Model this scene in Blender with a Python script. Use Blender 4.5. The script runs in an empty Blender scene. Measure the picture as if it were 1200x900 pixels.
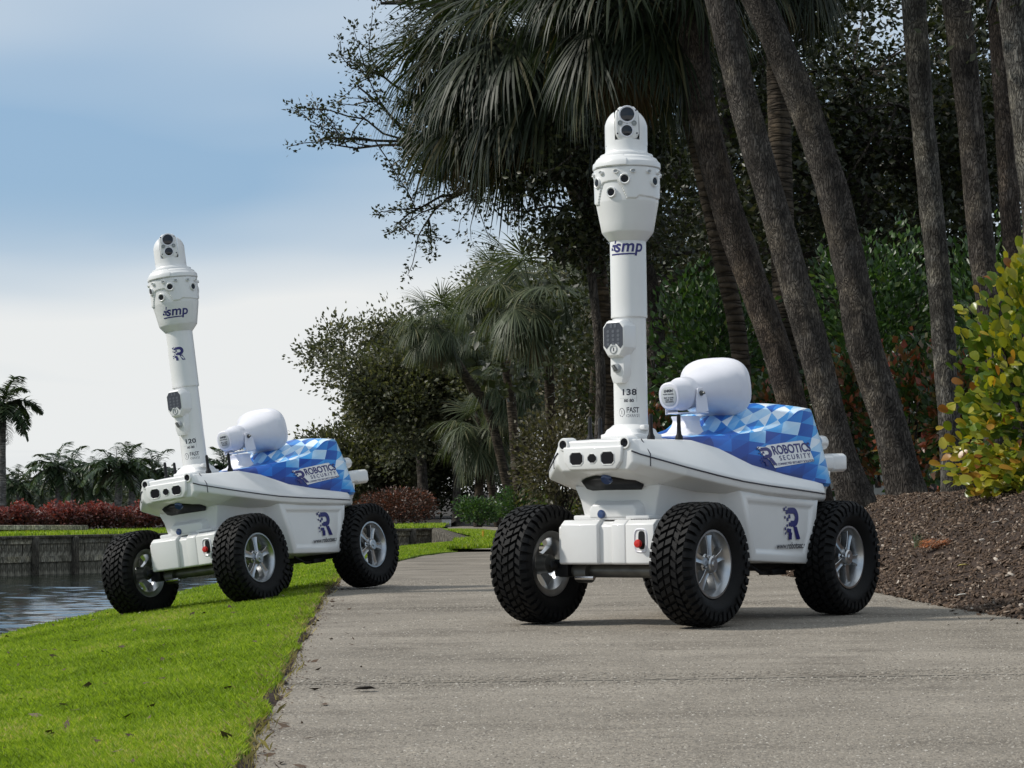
import bpy, bmesh, math, random
import numpy as np
from mathutils import Vector, Matrix, noise as mnoise
PI = math.pi
rng = np.random.default_rng(7)
random.seed(7)
S = bpy.context.scene
COL = S.collection

# ------------------------------------------------------------------ camera
CAM_H, PITCH = 0.48, math.atan(122 / 2567)
cam_d = bpy.data.cameras.new("camera")
cam_d.sensor_width = 36.0
cam_d.lens = 36.0 * 2567 / 1200
cam_d.clip_start, cam_d.clip_end = 0.1, 2000
cam = bpy.data.objects.new("camera", cam_d)
COL.objects.link(cam)
cam.location = (0, 0, CAM_H)
cam.rotation_euler = (PI / 2 + PITCH, 0, 0)
S.camera = cam
cam_d.dof.use_dof = False

# ------------------------------------------------------------------ light
SUN_EL, SUN_AZ = math.radians(42), math.radians(-91)     # azimuth from +Y, negative = to the left
S.world = bpy.data.worlds.new("World")
S.world.use_nodes = True
wn, wl = S.world.node_tree.nodes, S.world.node_tree.links
wn.clear()
w_out = wn.new("ShaderNodeOutputWorld")
w_bg = wn.new("ShaderNodeBackground")
w_bg.inputs["Strength"].default_value = 0.13
sky = wn.new("ShaderNodeTexSky")
sky.sky_type = 'NISHITA'
sky.sun_disc = False
sky.sun_elevation = SUN_EL
sky.sun_rotation = SUN_AZ
sky.air_density, sky.dust_density, sky.ozone_density = 1.0, 1.2, 1.0
SKY_S, SKY_L = (0.2, 0.2), (1.5, 2.95)
tc = wn.new("ShaderNodeTexCoord")
# thin streaky cloud: noise on the view direction projected on a cloud deck
sep = wn.new("ShaderNodeSeparateXYZ")
wl.new(tc.outputs["Generated"], sep.inputs[0])
def wmath(op, a, b=None, clamp=False):
    n = wn.new("ShaderNodeMath"); n.operation = op; n.use_clamp = clamp
    for i, v in enumerate((a, b)):
        if v is None: continue
        if isinstance(v, (int, float)): n.inputs[i].default_value = v
        else: wl.new(v, n.inputs[i])
    return n.outputs[0]
zc = wmath('ADD', wmath('MAXIMUM', sep.outputs[2], 0.0), 0.06)
cxy = wn.new("ShaderNodeCombineXYZ")
wl.new(wmath('DIVIDE', sep.outputs[0], zc), cxy.inputs[0])
wl.new(wmath('DIVIDE', sep.outputs[1], zc), cxy.inputs[1])
cmap = wn.new("ShaderNodeMapping")
cmap.inputs["Scale"].default_value = (SKY_S[0], SKY_S[1], 1)
cmap.inputs["Location"].default_value = (SKY_L[0], SKY_L[1], 0)
cmap.inputs["Rotation"].default_value = (0, 0, 0.35)
wl.new(cxy.outputs[0], cmap.inputs[0])
cn = wn.new("ShaderNodeTexNoise")
cn.inputs["Scale"].default_value = 1.0
cn.inputs["Detail"].default_value = 3.5
cn.inputs["Roughness"].default_value = 0.55
cn.inputs["Distortion"].default_value = 0.35
wl.new(cmap.outputs[0], cn.inputs[0])
cr = wn.new("ShaderNodeValToRGB")
cr.color_ramp.elements[0].position, cr.color_ramp.elements[0].color = 0.41, (0.0, 0.0, 0.0, 1)
cr.color_ramp.elements[1].position, cr.color_ramp.elements[1].color = 0.66, (1, 1, 1, 1)
wl.new(cn.outputs[0], cr.inputs[0])
# cloud gets thicker towards the horizon
hz = wn.new("ShaderNodeMapRange")
hz.inputs["From Min"].default_value, hz.inputs["From Max"].default_value = 0.045, 0.138
hz.inputs["To Min"].default_value, hz.inputs["To Max"].default_value = 0.95, 0.0
hz.interpolation_type = 'SMOOTHSTEP'
wl.new(sep.outputs[2], hz.inputs[0])
cover_f = wmath('ADD', wmath('MULTIPLY', cr.outputs[0], 0.75), hz.outputs[0], True)
wmix = wn.new("ShaderNodeMix"); wmix.data_type = 'RGBA'
wl.new(cover_f, wmix.inputs["Factor"])
haz = wn.new("ShaderNodeMix"); haz.data_type = 'RGBA'      # thin veil over the blue
haz.inputs["Factor"].default_value = 0.78
wl.new(sky.outputs[0], haz.inputs["A"])
haz.inputs["B"].default_value = (2.2, 3.5, 5.05, 1)
wl.new(haz.outputs["Result"], wmix.inputs["A"])
wmix.inputs["B"].default_value = (6.35, 6.5, 6.5, 1)
wl.new(wmix.outputs["Result"], w_bg.inputs["Color"])
wl.new(w_bg.outputs[0], w_out.inputs[0])

sun_d = bpy.data.lights.new("sun", 'SUN')
sun_d.energy = 3.4
sun_d.angle = math.radians(3.6)
sun_d.color = (1.0, 0.95, 0.87)
sun = bpy.data.objects.new("sun", sun_d)
COL.objects.link(sun)
sv = Vector((math.sin(SUN_AZ) * math.cos(SUN_EL), math.cos(SUN_AZ) * math.cos(SUN_EL), math.sin(SUN_EL)))
sun.rotation_euler = sv.to_track_quat('Z', 'Y').to_euler()

S.view_settings.view_transform = 'Standard'
S.view_settings.look = 'None'
S.view_settings.exposure = 0.0
S.view_settings.gamma = 1.0
S.render.engine = 'CYCLES'
S.cycles.max_bounces = 8
S.cycles.use_denoising = True

# ------------------------------------------------------------------ helpers
def at(u, v, Y):
    """the place at depth Y (metres ahead) seen at photo pixel u, v"""
    a, b = (u - 600) / 2567, (450 - v) / 2567
    dy, dz = math.cos(PITCH) - b * math.sin(PITCH), math.sin(PITCH) + b * math.cos(PITCH)
    t = Y / dy
    return Vector((a * t, Y, CAM_H + dz * t))

def empty(name, loc=(0, 0, 0), label=None, cat=None, group=None, rot=(0, 0, 0)):
    o = bpy.data.objects.new(name, None)
    COL.objects.link(o)
    o.empty_display_size = 0.2
    o.location = loc; o.rotation_euler = rot
    tag(o, label, cat, group)
    return o

def tag(o, label=None, cat=None, group=None, kind=None):
    if label: o["label"] = label
    if cat: o["category"] = cat
    if group: o["group"] = group
    if kind: o["kind"] = kind
    return o

def finish(me, smooth=None):
    if smooth is not None:
        me.polygons.foreach_set("use_smooth", np.ones(len(me.polygons), dtype=bool))
        if smooth < 179:
            me.set_sharp_from_angle(angle=math.radians(smooth))
    me.update()

def link(name, me, mat, parent=None, loc=None, kind=None):
    if mat is not None and not me.materials:
        me.materials.append(mat)
    o = bpy.data.objects.new(name, me)
    COL.objects.link(o)
    if parent is not None: o.parent = parent
    if loc is not None: o.location = loc
    if kind: o["kind"] = kind
    return o

class MB:
    """collects shapes, built as one mesh"""
    def __init__(s): s.v, s.f = [], []
    def add(s, vs, fs):
        n = len(s.v); s.v += [tuple(q) for q in vs]; s.f += [tuple(i + n for i in f) for f in fs]; return s
    def box(s, c, d, M=None):
        x, y, z = d[0] / 2, d[1] / 2, d[2] / 2
        vs = [Vector((sx * x, sy * y, sz * z)) for sx in (-1, 1) for sy in (-1, 1) for sz in (-1, 1)]
        vs = [(M @ q if M else q) + Vector(c) for q in vs]
        return s.add(vs, [(0, 1, 3, 2), (4, 6, 7, 5), (0, 4, 5, 1), (2, 3, 7, 6), (0, 2, 6, 4), (1, 5, 7, 3)])
    def tube(s, pts, rad, n=10, cap=True):
        """rad: number or list; straight or bent"""
        pts = [Vector(q) for q in pts]
        rads = rad if hasattr(rad, '__len__') else [rad] * len(pts)
        vs, fs = [], []
        prev = None
        for i, q in enumerate(pts):
            t = (pts[min(i + 1, len(pts) - 1)] - pts[max(i - 1, 0)]).normalized()
            if prev is None:
                a = t.orthogonal().normalized()
            else:
                a = (prev - t * prev.dot(t)).normalized()
            prev = a; b = t.cross(a)
            for k in range(n):
                w = 2 * PI * k / n
                vs.append(q + (a * math.cos(w) + b * math.sin(w)) * rads[i])
        for i in range(len(pts) - 1):
            for k in range(n):
                k2 = (k + 1) % n
                fs.append((i * n + k, i * n + k2, (i + 1) * n + k2, (i + 1) * n + k))
        if cap:
            fs.append(tuple(range(n - 1, -1, -1)))
            fs.append(tuple((len(pts) - 1) * n + k for k in range(n)))
        return s.add(vs, fs)
    def lathe(s, prof, n=32, o=(0, 0, 0), ax=(0, 0, 1), cap=True, ref=None):
        """prof: (radius, height) along ax from o"""
        ax = Vector(ax).normalized(); o = Vector(o)
        a = (Vector(ref) - ax * ax.dot(Vector(ref))).normalized() if ref else ax.orthogonal().normalized()
        b = ax.cross(a)
        vs, fs = [], []
        for r, h in prof:
            for k in range(n):
                w = 2 * PI * k / n
                vs.append(o + ax * h + (a * math.cos(w) + b * math.sin(w)) * r)
        for i in range(len(prof) - 1):
            for k in range(n):
                k2 = (k + 1) % n
                fs.append((i * n + k, i * n + k2, (i + 1) * n + k2, (i + 1) * n + k))
        if cap:
            if prof[0][0] > 1e-6: fs.append(tuple(range(n - 1, -1, -1)))
            if prof[-1][0] > 1e-6: fs.append(tuple((len(prof) - 1) * n + k for k in range(n)))
        return s.add(vs, fs)
    def loft(s, rings, cap=True, closed=True):
        m = len(rings[0]); vs = [q for r in rings for q in r]; fs = []
        for i in range(len(rings) - 1):
            for k in range(m if closed else m - 1):
                k2 = (k + 1) % m
                fs.append((i * m + k, i * m + k2, (i + 1) * m + k2, (i + 1) * m + k))
        if cap and closed:
            fs.append(tuple(range(m - 1, -1, -1)))
            fs.append(tuple((len(rings) - 1) * m + k for k in range(m)))
        return s.add(vs, fs)
    def prism(s, poly, o, ux, uy, un, d0, d1):
        """polygon in plane (ux, uy) at o, from depth d0 to d1 along un"""
        o, ux, uy, un = Vector(o), Vector(ux), Vector(uy), Vector(un)
        n = len(poly)
        vs = [o + ux * a + uy * b + un * d0 for a, b in poly] + [o + ux * a + uy * b + un * d1 for a, b in poly]
        fs = [tuple(range(n - 1, -1, -1)), tuple(range(n, 2 * n))]
        fs += [(k, (k + 1) % n, n + (k + 1) % n, n + k) for k in range(n)]
        return s.add(vs, fs)
    def mesh(s, name, smooth=40, bevel=0.0, seg=2, merge=False, bang=25):
        me = bpy.data.meshes.new(name)
        me.from_pydata([tuple(q) for q in s.v], [], s.f)
        bm = bmesh.new(); bm.from_mesh(me)
        if merge: bmesh.ops.remove_doubles(bm, verts=bm.verts, dist=1e-5)
        bmesh.ops.recalc_face_normals(bm, faces=bm.faces)
        if bevel > 0:
            es = [e for e in bm.edges if len(e.link_faces) == 2 and e.calc_face_angle(0) > math.radians(bang)]
            bmesh.ops.bevel(bm, geom=es, offset=bevel, segments=seg, profile=0.5, affect='EDGES', clamp_overlap=True)
        bm.to_mesh(me); bm.free()
        finish(me, smooth)
        return me
    def build(s, name, mat, parent=None, smooth=40, bevel=0.0, loc=None, kind=None, **k):
        return link(name, s.mesh(name, smooth, bevel, **k), mat, parent, loc, kind)

def copy_tree(o, parent=None):
    c = o.copy(); COL.objects.link(c); c.parent = parent
    for ch in list(o.children): copy_tree(ch, c)
    return c

# ------------------------------------------------------------------ materials
def new_mat(name):
    m = bpy.data.materials.new(name); m.use_nodes = True
    nt = m.node_tree
    return m, nt.nodes, nt.links, nt.nodes["Principled BSDF"]

def pmat(name, col, rough=0.5, metal=0.0, coat=0.0, spec=0.5, var=0.0, vscale=6.0, bump=0.0, bscale=60.0):
    m, N, L, b = new_mat(name)
    b.inputs["Base Color"].default_value = (*col, 1)
    b.inputs["Roughness"].default_value = rough
    b.inputs["Metallic"].default_value = metal
    b.inputs["Coat Weight"].default_value = coat
    b.inputs["Coat Roughness"].default_value = 0.08
    b.inputs["Specular IOR Level"].default_value = spec
    if var or bump:
        t = N.new("ShaderNodeTexCoord")
    if var:
        n = N.new("ShaderNodeTexNoise"); n.inputs["Scale"].default_value = vscale; n.inputs["Detail"].default_value = 5
        L.new(t.outputs["Object"], n.inputs[0])
        r = N.new("ShaderNodeMapRange"); r.inputs["From Min"].default_value = 0.3; r.inputs["From Max"].default_value = 0.7
        r.inputs["To Min"].default_value = 1 - var; r.inputs["To Max"].default_value = 1 + var * 0.4
        L.new(n.outputs[0], r.inputs[0])
        mx = N.new("ShaderNodeMix"); mx.data_type = 'RGBA'; mx.blend_type = 'MULTIPLY'; mx.inputs["Factor"].default_value = 1
        mx.inputs["A"].default_value = (*col, 1); L.new(r.outputs[0], mx.inputs["B"])
        L.new(mx.outputs["Result"], b.inputs["Base Color"])
    if bump:
        n2 = N.new("ShaderNodeTexNoise"); n2.inputs["Scale"].default_value = bscale; n2.inputs["Detail"].default_value = 4
        L.new(t.outputs["Object"], n2.inputs[0])
        bp = N.new("ShaderNodeBump"); bp.inputs["Strength"].default_value = bump; bp.inputs["Distance"].default_value = 0.01
        L.new(n2.outputs[0], bp.inputs["Height"]); L.new(bp.outputs[0], b.inputs["Normal"])
    return m
# ------------------------------------------------------------------ robots
WHITE = pmat("white_paint", (0.75, 0.75, 0.74), 0.34, coat=0.3, var=0.06, vscale=5)
WHITE2 = pmat("white_plastic", (0.74, 0.74, 0.79), 0.38, coat=0.1, var=0.05, vscale=9)
GREYP = pmat("grey_plate", (0.33, 0.35, 0.36), 0.45, var=0.1)
RUBBER = pmat("tyre_rubber", (0.0050, 0.0050, 0.0053), 0.66, spec=0.22, var=0.25, vscale=30, bump=0.15, bscale=220)
BLACK = pmat("black_plastic", (0.006, 0.006, 0.007), 0.5, spec=0.3)
GLASS = pmat("dark_glass", (0.004, 0.004, 0.006), 0.12, spec=0.25)
LENS = pmat("camera_lens", (0.004, 0.006, 0.012), 0.08, coat=0.4, spec=0.4)
ALLOY = pmat("alloy_rim", (0.50, 0.51, 0.52), 0.30, metal=1.0, var=0.2, vscale=25)
STEEL = pmat("worn_steel", (0.15, 0.15, 0.14), 0.42, metal=0.7, var=0.3, vscale=18)
BRIGHT = pmat("bright_steel", (0.65, 0.65, 0.65), 0.2, metal=1.0)
NAVY = pmat("navy_print", (0.018, 0.017, 0.14), 0.4)
DARKP = pmat("dark_print", (0.02, 0.02, 0.035), 0.45)
RED = pmat("red_knob", (0.55, 0.02, 0.015), 0.35)
KEYM = pmat("keypad_grey", (0.05, 0.055, 0.07), 0.4)
BLUEL = pmat("blue_sensor", (0.03, 0.06, 0.16), 0.2, coat=0.6)

def cover_material():
    m, N, L, b = new_mat("blue_triangle_print")
    uv = N.new("ShaderNodeUVMap")
    sp = N.new("ShaderNodeSeparateXYZ"); L.new(uv.outputs[0], sp.inputs[0])
    def M_(op, a, c=None, clamp=False):
        n = N.new("ShaderNodeMath"); n.operation = op; n.use_clamp = clamp
        for i, v in enumerate((a, c)):
            if v is None: continue
            if isinstance(v, (int, float)): n.inputs[i].default_value = v
            else: L.new(v, n.inputs[i])
        return n.outputs[0]
    U, V = sp.outputs[0], sp.outputs[1]
    p = M_('ADD', M_('DIVIDE', U, 0.088), M_('DIVIDE', V, 0.11))
    q = M_('SUBTRACT', M_('DIVIDE', V, 0.052), M_('DIVIDE', U, 0.55))
    fp, fq = M_('FRACT', p), M_('FRACT', q)
    tri = M_('GREATER_THAN', M_('ADD', fp, fq), 1.0)
    cb = N.new("ShaderNodeCombineXYZ")
    L.new(M_('FLOOR', p), cb.inputs[0]); L.new(M_('FLOOR', q), cb.inputs[1]); L.new(tri, cb.inputs[2])
    w = N.new("ShaderNodeTexWhiteNoise"); w.noise_dimensions = '3D'; L.new(cb.outputs[0], w.inputs[0])
    cb2 = N.new("ShaderNodeCombineXYZ")
    L.new(M_('FLOOR', p), cb2.inputs[0]); L.new(M_('FLOOR', q), cb2.inputs[1])
    w2 = N.new("ShaderNodeTexWhiteNoise"); w2.noise_dimensions = '3D'; L.new(cb2.outputs[0], w2.inputs[0])
    def mr(src, a, b_, c, d):
        n = N.new("ShaderNodeMapRange"); n.inputs["From Min"].default_value = a; n.inputs["From Max"].default_value = b_
        n.inputs["To Min"].default_value = c; n.inputs["To Max"].default_value = d; L.new(src, n.inputs[0]); return n.outputs[0]
    rnd = M_('SUBTRACT', M_('ADD', M_('MULTIPLY', w.outputs[0], 0.55), M_('MULTIPLY', w2.outputs[0], 0.45)), 0.5)
    # the print runs from navy at the low front to pale at the high rear, navy along the hem
    flank = M_('GREATER_THAN', V, 0.275)
    base = M_('ADD', mr(U, -0.26, 0.40, 0.30, 0.82), M_('MULTIPLY', flank, -0.19))
    amp = M_('MULTIPLY', mr(U, -0.26, 0.46, 0.55, 1.0), M_('SUBTRACT', 1.0, M_('MULTIPLY', flank, 0.30)))
    t = M_('ADD', M_('ADD', base, M_('MULTIPLY', rnd, amp)), mr(V, 0.47, 0.575, 0.0, -0.42), True)
    r = N.new("ShaderNodeValToRGB")
    els = r.color_ramp.elements
    els[0].position, els[0].color = 0.0, (0.006, 0.026, 0.17, 1)
    els[1].position, els[1].color = 1.0, (0.82, 0.87, 0.92, 1)
    for ps, c in ((0.22, (0.007, 0.058, 0.33, 1)), (0.42, (0.012, 0.15, 0.56, 1)), (0.57, (0.05, 0.34, 0.76, 1)), (0.72, (0.42, 0.66, 0.88, 1))):
        e = els.new(ps); e.color = c
    L.new(t, r.inputs[0])
    L.new(r.outputs[0], b.inputs["Base Color"])
    b.inputs["Roughness"].default_value = 0.36
    b.inputs["Specular IOR Level"].default_value = 0.3
    b.inputs["Coat Weight"].default_value = 0.06
    b.inputs["Coat Roughness"].default_value = 0.1
    return m
COVER = cover_material()

def catmull(xs, rows, nx):
    """rows: (k,) tuples at xs, resampled to nx stations"""
    xs = np.array(xs, float); R = np.array(rows, float)
    t = np.linspace(0, len(xs) - 1, nx)
    out = []
    for q in t:
        i = min(int(q), len(xs) - 2); f = q - i
        g = lambda j: np.r_[xs[min(max(j, 0), len(xs) - 1)], R[min(max(j, 0), len(xs) - 1)]]
        a, b, c, d = g(i - 1), g(i), g(i + 1), g(i + 2)
        out.append(0.5 * (2 * b + (c - a) * f + (2 * a - 5 * b + 4 * c - d) * f * f + (3 * b - a - 3 * c + d) * f ** 3))
    return np.array(out)

def text_mesh(body, size, mp, offset=0.0, shear=0.0, spacing=1.0, align='CENTER', wide=1.0):
    c = bpy.data.curves.new("print", 'FONT')
    c.body = body; c.size = size; c.offset = offset; c.shear = shear; c.space_character = spacing
    c.align_x = align; c.align_y = 'CENTER'; c.fill_mode = 'FRONT'; c.resolution_u = 4
    o = bpy.data.objects.new("print", c); COL.objects.link(o)
    bpy.context.view_layer.update()
    me = bpy.data.meshes.new_from_object(o.evaluated_get(bpy.context.evaluated_depsgraph_get()))
    bpy.data.objects.remove(o); bpy.data.curves.remove(c)
    me.materials.clear()
    bm = bmesh.new(); bm.from_mesh(me)
    xs = [v.co.x for v in bm.verts]
    if xs:
        k = math.floor(min(xs) / .005) + 1
        while k * .005 < max(xs):
            bmesh.ops.bisect_plane(bm, geom=bm.verts[:] + bm.edges[:] + bm.faces[:], plane_co=(k * .005, 0, 0), plane_no=(1, 0, 0), dist=1e-6)
            k += 1
    bm.to_mesh(me); bm.free()
    for v in me.vertices: v.co = mp(v.co.x * wide, v.co.y)
    me.update()
    return me

def cyl_map(r, az, z, cx=0.385, tilt=None):
    def f(a, b):
        w = az + a / r
        return Vector((cx + r * math.cos(w), r * math.sin(w), z + b))
    return f

def r_logo(sz, mp):
    """the letter R breaking into squares at its left"""
    mb = MB(); vs, fs = [], []
    def poly(pts):
        n = len(vs); vs.extend(mp((x - 0.55) * sz, (y - 0.5) * sz) for x, y in pts); fs.append(tuple(range(n, n + len(pts))))
    def strip(path, wd):
        for i in range(len(path) - 1):
            (x0, y0), (x1, y1) = path[i], path[i + 1]
            l = math.hypot(x1 - x0, y1 - y0); nx, ny = -(y1 - y0) / l * wd / 2, (x1 - x0) / l * wd / 2
            poly([(x0 + nx, y0 + ny), (x0 - nx, y0 - ny), (x1 - nx, y1 - ny), (x1 + nx, y1 + ny)])
    out, inn = [], []
    for k in range(13):
        w = PI / 2 - PI * k / 12
        out.append((0.62 + 0.30 * math.cos(w), 0.70 + 0.30 * math.sin(w)))
        inn.append((0.60 + 0.10 * math.cos(w), 0.70 + 0.11 * math.sin(w)))
    out = [(0.30, 1.0)] + out + [(0.42, 0.40)]; inn = [(0.30, 0.81)] + inn + [(0.42, 0.59)]
    for i in range(len(out) - 1): poly([out[i], inn[i], inn[i + 1], out[i + 1]])
    poly([(0.56, 0.40), (0.78, 0.40), (1.0, 0.0), (0.76, 0.0)])
    poly([(0.28, 0.0), (0.47, 0.0), (0.47, 0.22), (0.28, 0.22)])
    for x, y, s_ in ((0.16, 0.80, .13), (0.03, 0.90, .10), (0.30, 0.66, .12), (0.18, 0.58, .11), (0.05, 0.66, .08), (0.30, 0.42, .12), (0.16, 0.40, .08), (0.17, 0.22, .13), (0.02, 0.30, .09), (0.30, 0.22, .12), (0.04, 0.16, .07), (0.16, 0.98, .06)):
        poly([(x, y), (x + s_, y), (x + s_, y + s_), (x, y + s_)])
    me = bpy.data.meshes.new("logo"); me.from_pydata([tuple(q) for q in vs], [], fs)
    return me

def mir(ring):
    """half ring given at +y from top centre to bottom centre -> closed ring"""
    r = [Vector(q) for q in ring]
    return r + [Vector((q.x, -q.y, q.z)) for q in reversed(r) if abs(q.y) > 1e-6]

# ---- wheel
def build_wheel_meshes():
    R, W, RR = 0.2035, 0.150, 0.118
    t = MB()
    hw = W / 2
    prof = [(RR, -hw * .62), (RR + .012, -hw * .80), (RR + .030, -hw * .98), (RR + .055, -hw * 1.03), (R - .020, -hw * .97), (R - .005, -hw * .86), (R, -hw * .6),
            (R + .001, 0), (R, hw * .6), (R - .005, hw * .86), (R - .020, hw * .97), (RR + .055, hw * 1.03), (RR + .030, hw * .98), (RR + .012, hw * .80), (RR, hw * .62)]
    t.lathe(prof, 56, ax=(0, 1, 0), cap=False)
    carcass = t.mesh("tyre", 40)
    k = MB()
    def lug(a, y, da, dy, r0, r1, skew=0.0, taper=0.82):
        vs = []
        for rr, tp in ((r0, 1), (r1, taper)):
            for sa, sy in ((-1, -1), (1, -1), (1, 1), (-1, 1)):
                aa = a + sa * da * tp / 2 + skew * sy * tp; yy = y + sy * dy * tp / 2
                vs.append((rr * math.cos(aa), yy, rr * math.sin(aa)))
        k.add(vs, [(0, 1, 2, 3), (7, 6, 5, 4), (0, 4, 5, 1), (1, 5, 6, 2), (2, 6, 7, 3), (3, 7, 4, 0)])
    n = 40
    for i in range(n):
        a = 2 * PI * i / n
        h = PI / n
        lug(a + h, 0, 2 * PI / n * .74, .027, R - .004, R + .0120, 0.03)
        for s in (-1, 1):
            lug(a + h * (0.3 if s > 0 else .1), s * .0275, 2 * PI / n * .72, .024, R - .004, R + .0120, -0.035 * s)
            lug(a + h * 1.25, s * .0530, 2 * PI / n * .70, .026, R - .006, R + .0095, 0.04 * s)
            # shoulder blocks wrap on to the sidewall
            lg = 0.034 if i % 2 else 0.022
            aw = 2 * PI / n * .60
            vs = []
            for yy, r0, r1 in ((.062, R - .008, R + .009), (.0740, R - .020, R + .003), (.0820, R - lg - .008, R - .008)):
                for rr in (r0, r1):
                    for sa in (-1, 1):
                        aa = a + h * .35 + sa * aw / 2
                        vs.append((rr * math.cos(aa), s * yy, rr * math.sin(aa)))
            fs = []
            for j in range(2):
                o_ = j * 4
                fs += [(o_, o_ + 1, o_ + 5, o_ + 4), (o_ + 2, o_ + 6, o_ + 7, o_ + 3), (o_, o_ + 4, o_ + 6, o_ + 2), (o_ + 1, o_ + 3, o_ + 7, o_ + 5)]
            fs += [(8, 9, 11, 10)]
            k.add(vs, fs)
    lugs = k.mesh("tread", 30)
    b = MB()     # rim barrel with a lip each side
    b.lathe([(.095, -.046), (.112, -.052), (.119, -.052), (.1195, -.044), (.108, -.036), (.100, -.01), (.100, .02), (.108, .038), (.1195, .046), (.119, .054), (.112, .054), (.1085, .048),
             (.098, .030), (.094, 0.0), (.095, -.046)], 48, ax=(0, 1, 0), cap=False)
    barrel = b.mesh("rim", 35)
    spokes = []
    for i in range(5):
        sp = MB(); a = 2 * PI * i / 5 + .3
        ca, sa = math.cos(a), math.sin(a)
        def P(r, t_, y): return (r * ca - t_ * sa, y, r * sa + t_ * ca)
        rings = []
        for r, hwid, y0, y1 in ((.022, .018, .014, .042), (.05, .0165, .012, .040), (.08, .020, .010, .038), (.104, .030, .004, .036)):
            rings.append([P(r, -hwid, y0), P(r, hwid, y0), P(r, hwid * .8, y1), P(r, hwid * .28, y1 - .004), P(r, -hwid * .28, y1 - .004), P(r, -hwid * .8, y1)])
        sp.loft(rings); spokes.append(sp.mesh("spoke", 30, 0.0015, seg=1))
    hb = MB()
    hb.lathe([(.040, .005), (.041, .030), (.036, .036), (.030, .038), (.029, .052), (.024, .056), (.012, .056), (.010, .060), (.0, .060)], 28, ax=(0, 1, 0))
    for i in range(5):
        a = 2 * PI * i / 5 + .3 + PI / 5
        hb.lathe([(.005, .034), (.005, .044), (.003, .046), (0, .046)], 8, o=(.033 * math.cos(a), 0, .033 * math.sin(a)), ax=(0, 1, 0))
    hub = hb.mesh("hub", 35)
    hi = MB()
    hi.lathe([(.0, -.075), (.016, -.075), (.018, -.05), (.034, -.045), (.036, .0), (.040, .006)], 20, ax=(0, 1, 0))
    inner = hi.mesh("axle_stub", 35)
    return carcass, lugs, barrel, spokes, hub, inner
WM = build_wheel_meshes()
def make_wheel(root, x, y, side, turn):
    e = bpy.data.objects.new("wheel", None); COL.objects.link(e); e.parent = root
    e.location = (x, y, .215)
    e.rotation_euler = (0, turn, 0) if side > 0 else (0, turn, PI)
    for nm, me, mt in zip(("tyre", "tread", "rim", "spoke", "hub", "axle_stub"), WM, (RUBBER, RUBBER, ALLOY, ALLOY, ALLOY, STEEL)):
        for m_ in (me if isinstance(me, list) else [me]):
            o = link(nm, m_, mt, e)
            if nm == "tread": o["kind"] = "stuff"
    return e

AX, TR = 0.4814, 0.3448
MX = 0.385
VIEW = math.radians(36)            # bearing of the keypad side decals round the mast

def uvize(me, uvs):
    l = me.uv_layers.new(name="UVMap")
    for lp in me.loops: l.data[lp.index].uv = uvs[lp.vertex_index]

# cover sections: x, centre z, crease y, crease z, lower y, lower z
CV = catmull([.30, .24, .15, .05, -.04, -.12, -.20, -.28, -.34, -.40, -.44, -.485, -.51],
    [(.663, .085, .660, .150, .655), (.668, .135, .664, .195, .640), (.674, .180, .669, .240, .608), (.682, .215, .676, .278, .566), (.702, .236, .684, .300, .541), (.736, .246, .694, .315, .526),
     (.766, .252, .708, .326, .514), (.790, .262, .738, .333, .506), (.804, .268, .770, .337, .501), (.813, .272, .782, .339, .498), (.812, .268, .780, .337, .496), (.795, .250, .762, .325, .496), (.74, .232, .715, .300, .496)], 46)
def cover_side(x, s):
    """point on the left flank: s = 0 at the crease, 1 at the lower edge; with its outward normal"""
    xs = CV[:, 0][::-1]
    g = lambda k: float(np.interp(x, xs, CV[:, k][::-1]))
    a, b = Vector((x, g(2), g(3))), Vector((x, g(4), g(5)))
    bul = math.sin(PI * s) * 0.006
    q = a.lerp(b, s)
    d = (b - a).normalized()
    n = Vector((0, -d.z, d.y)); n = n if n.y > 0 else -n
    return q + n * bul, n

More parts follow.
